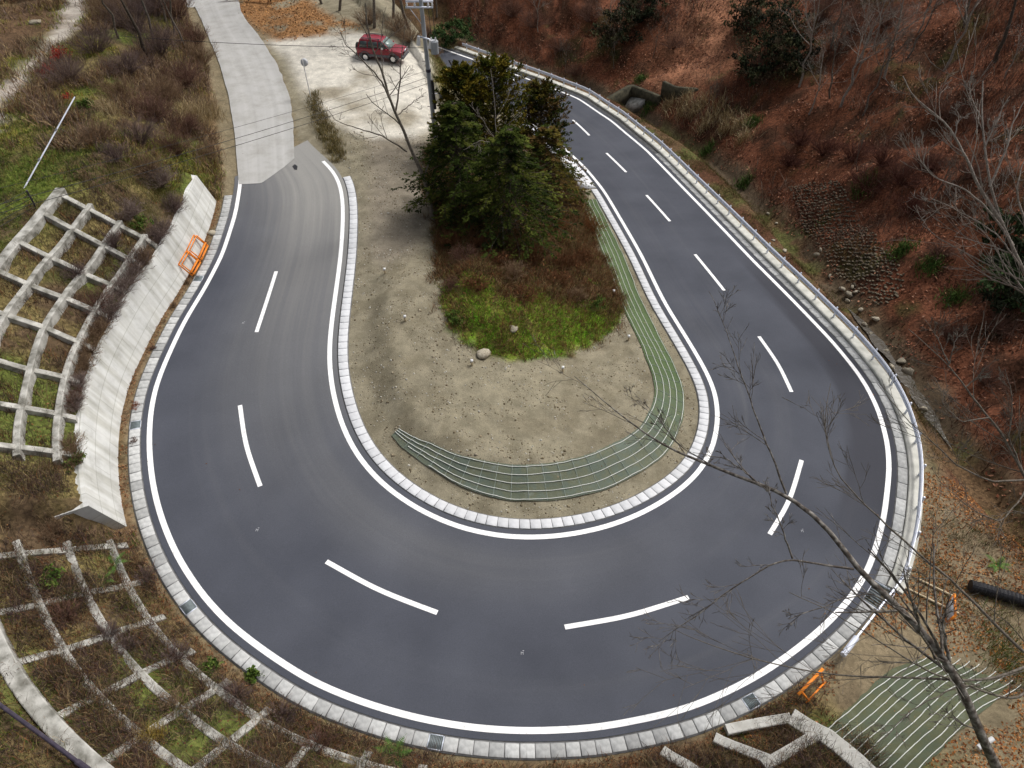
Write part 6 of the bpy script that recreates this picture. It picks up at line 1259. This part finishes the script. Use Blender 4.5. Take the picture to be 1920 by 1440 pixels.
PB = [(.2, .145, .125), (.25, .19, .165), (.3, .235, .205)]
for a in [(300,430,.9,1.0,PB,'mauve brush hanging over the wall top near the orange barricades'), (258,545,1.0,1.1,PB,'mauve-brown brush on the wall top opposite the first lane dash'), (232,600,.9,1.0,PB,'grey-brown brush spilling over the wall between two lighter shrubs'), (212,660,.8,.9,BR2,'russet brush along the wall top, middle stretch'), (188,720,.8,.8,BR2,'russet-straw brush on the wall top, lower middle stretch'), (172,790,.7,.8,PB,'thin mauve brush on the wall top above the wide white ledge'), (160,880,.7,.7,BR2,'straw brush at the back of the broad wall end'), (300,350,1.2,1.2,PB,'large mauve brush behind the rear of the wall'), (240,410,1.0,1.0,PB,'mauve brush between the wall and the grid frame top'), (280,330,1.3,1.3,BR2,'russet-brown brush above the rear wall end'), (190,265,1.3,1.2,BR2,'russet brush in the left middle of the bank'), (350,250,1.3,1.4,BR3,'dark red-brown brush beside the plume grass'), (310,190,1.6,1.7,BR2,'tangled russet brush above the plume grass'), (240,140,1.7,1.8,BR,'tangled mauve brush in the upper middle of the bank'), (370,90,1.6,2.0,BR3,'dark brush hugging the old road bend'), (290,30,2.2,3.0,BR,'high mauve thicket at the very top left')]:
    x, y, r, h, c, lab = a; twig_shrub(x, y, r, h, c, lab, n=int(70 + 30 * r), thick=.014 if r < 1.1 else .02)

for a in [(330,385,.8,.9,PB,'pale mauve brush overhanging the rear part of the wall top'), (272,500,.9,1.0,BR2,'russet brush overhanging the wall top below the barricades'), (245,570,.9,1.0,PB,'thick mauve brush overhanging the wall top, upper middle stretch'), (222,630,.9,.9,BR,'dark purple brush overhanging the wall top, middle stretch'), (200,690,.8,.9,BR2,'straw-russet brush overhanging the wall top where the ledge widens'), (180,755,.7,.8,PB,'small mauve brush on the wall ledge, lower stretch')]:
    x, y, r, h, c, lab = a; twig_shrub(x, y, r, h, c, lab, n=int(90 + 30 * r), thick=.013)

for a in [(255,765,.28,.35,[(.3,.09,.03),(.36,.12,.04),(.25,.08,.03)],'rust-orange dead weed at the wall foot beside the gutter grate'), (287,655,.22,.3,BR3,'small brown dead weed at the middle of the wall foot'), (327,575,.2,.3,BR2,'small straw weed at the wall foot above the middle'), (252,830,.22,.3,BR3,'brown dead weed at the lower wall foot'), (352,532,.2,.3,BR2,'dry weed at the wall foot just below the dark grate')]:
    x, y, r, h, c, lab = a; twig_shrub(x, y, r, h, c, lab, n=30, thick=.008, name='dead_weed', cat='weed')
# ------------------------------------------------------------------ light
w = bpy.data.worlds.new('World'); scene.world = w; w.use_nodes = True; nt = w.node_tree; bg = nt.nodes['Background']
sky = nt.nodes.new('ShaderNodeTexSky'); sky.sky_type = 'NISHITA'; sky.sun_disc = False
SUN_EL, SUN_AZ = R(54), R(50)
sky.sun_elevation = SUN_EL; sky.sun_rotation = SUN_AZ; sky.air_density = 1.0; sky.dust_density = 6.0; sky.ozone_density = .6
hs = nt.nodes.new('ShaderNodeHueSaturation'); hs.inputs['Saturation'].default_value = .35; nt.links.new(sky.outputs[0], hs.inputs['Color']); nt.links.new(hs.outputs[0], bg.inputs['Color'])
bg.inputs['Strength'].default_value = .1
sl = bpy.data.lights.new('sun', 'SUN'); sl.energy = 1.6; sl.angle = R(12); sl.color = (1, .975, .94)
so_ = bpy.data.objects.new('sun', sl); COL.objects.link(so_)
dirv = Vector((math.sin(SUN_AZ) * math.cos(SUN_EL), math.cos(SUN_AZ) * math.cos(SUN_EL), math.sin(SUN_EL)))
so_.rotation_euler = dirv.to_track_quat('Z', 'Y').to_euler()
scene.render.engine = 'CYCLES'
scene.cycles.max_bounces = 6; scene.cycles.diffuse_bounces = 3; scene.cycles.transparent_max_bounces = 8
scene.view_settings.view_transform = 'Standard'; scene.view_settings.look = 'None'; scene.view_settings.exposure = 0.3; scene.view_settings.gamma = 1
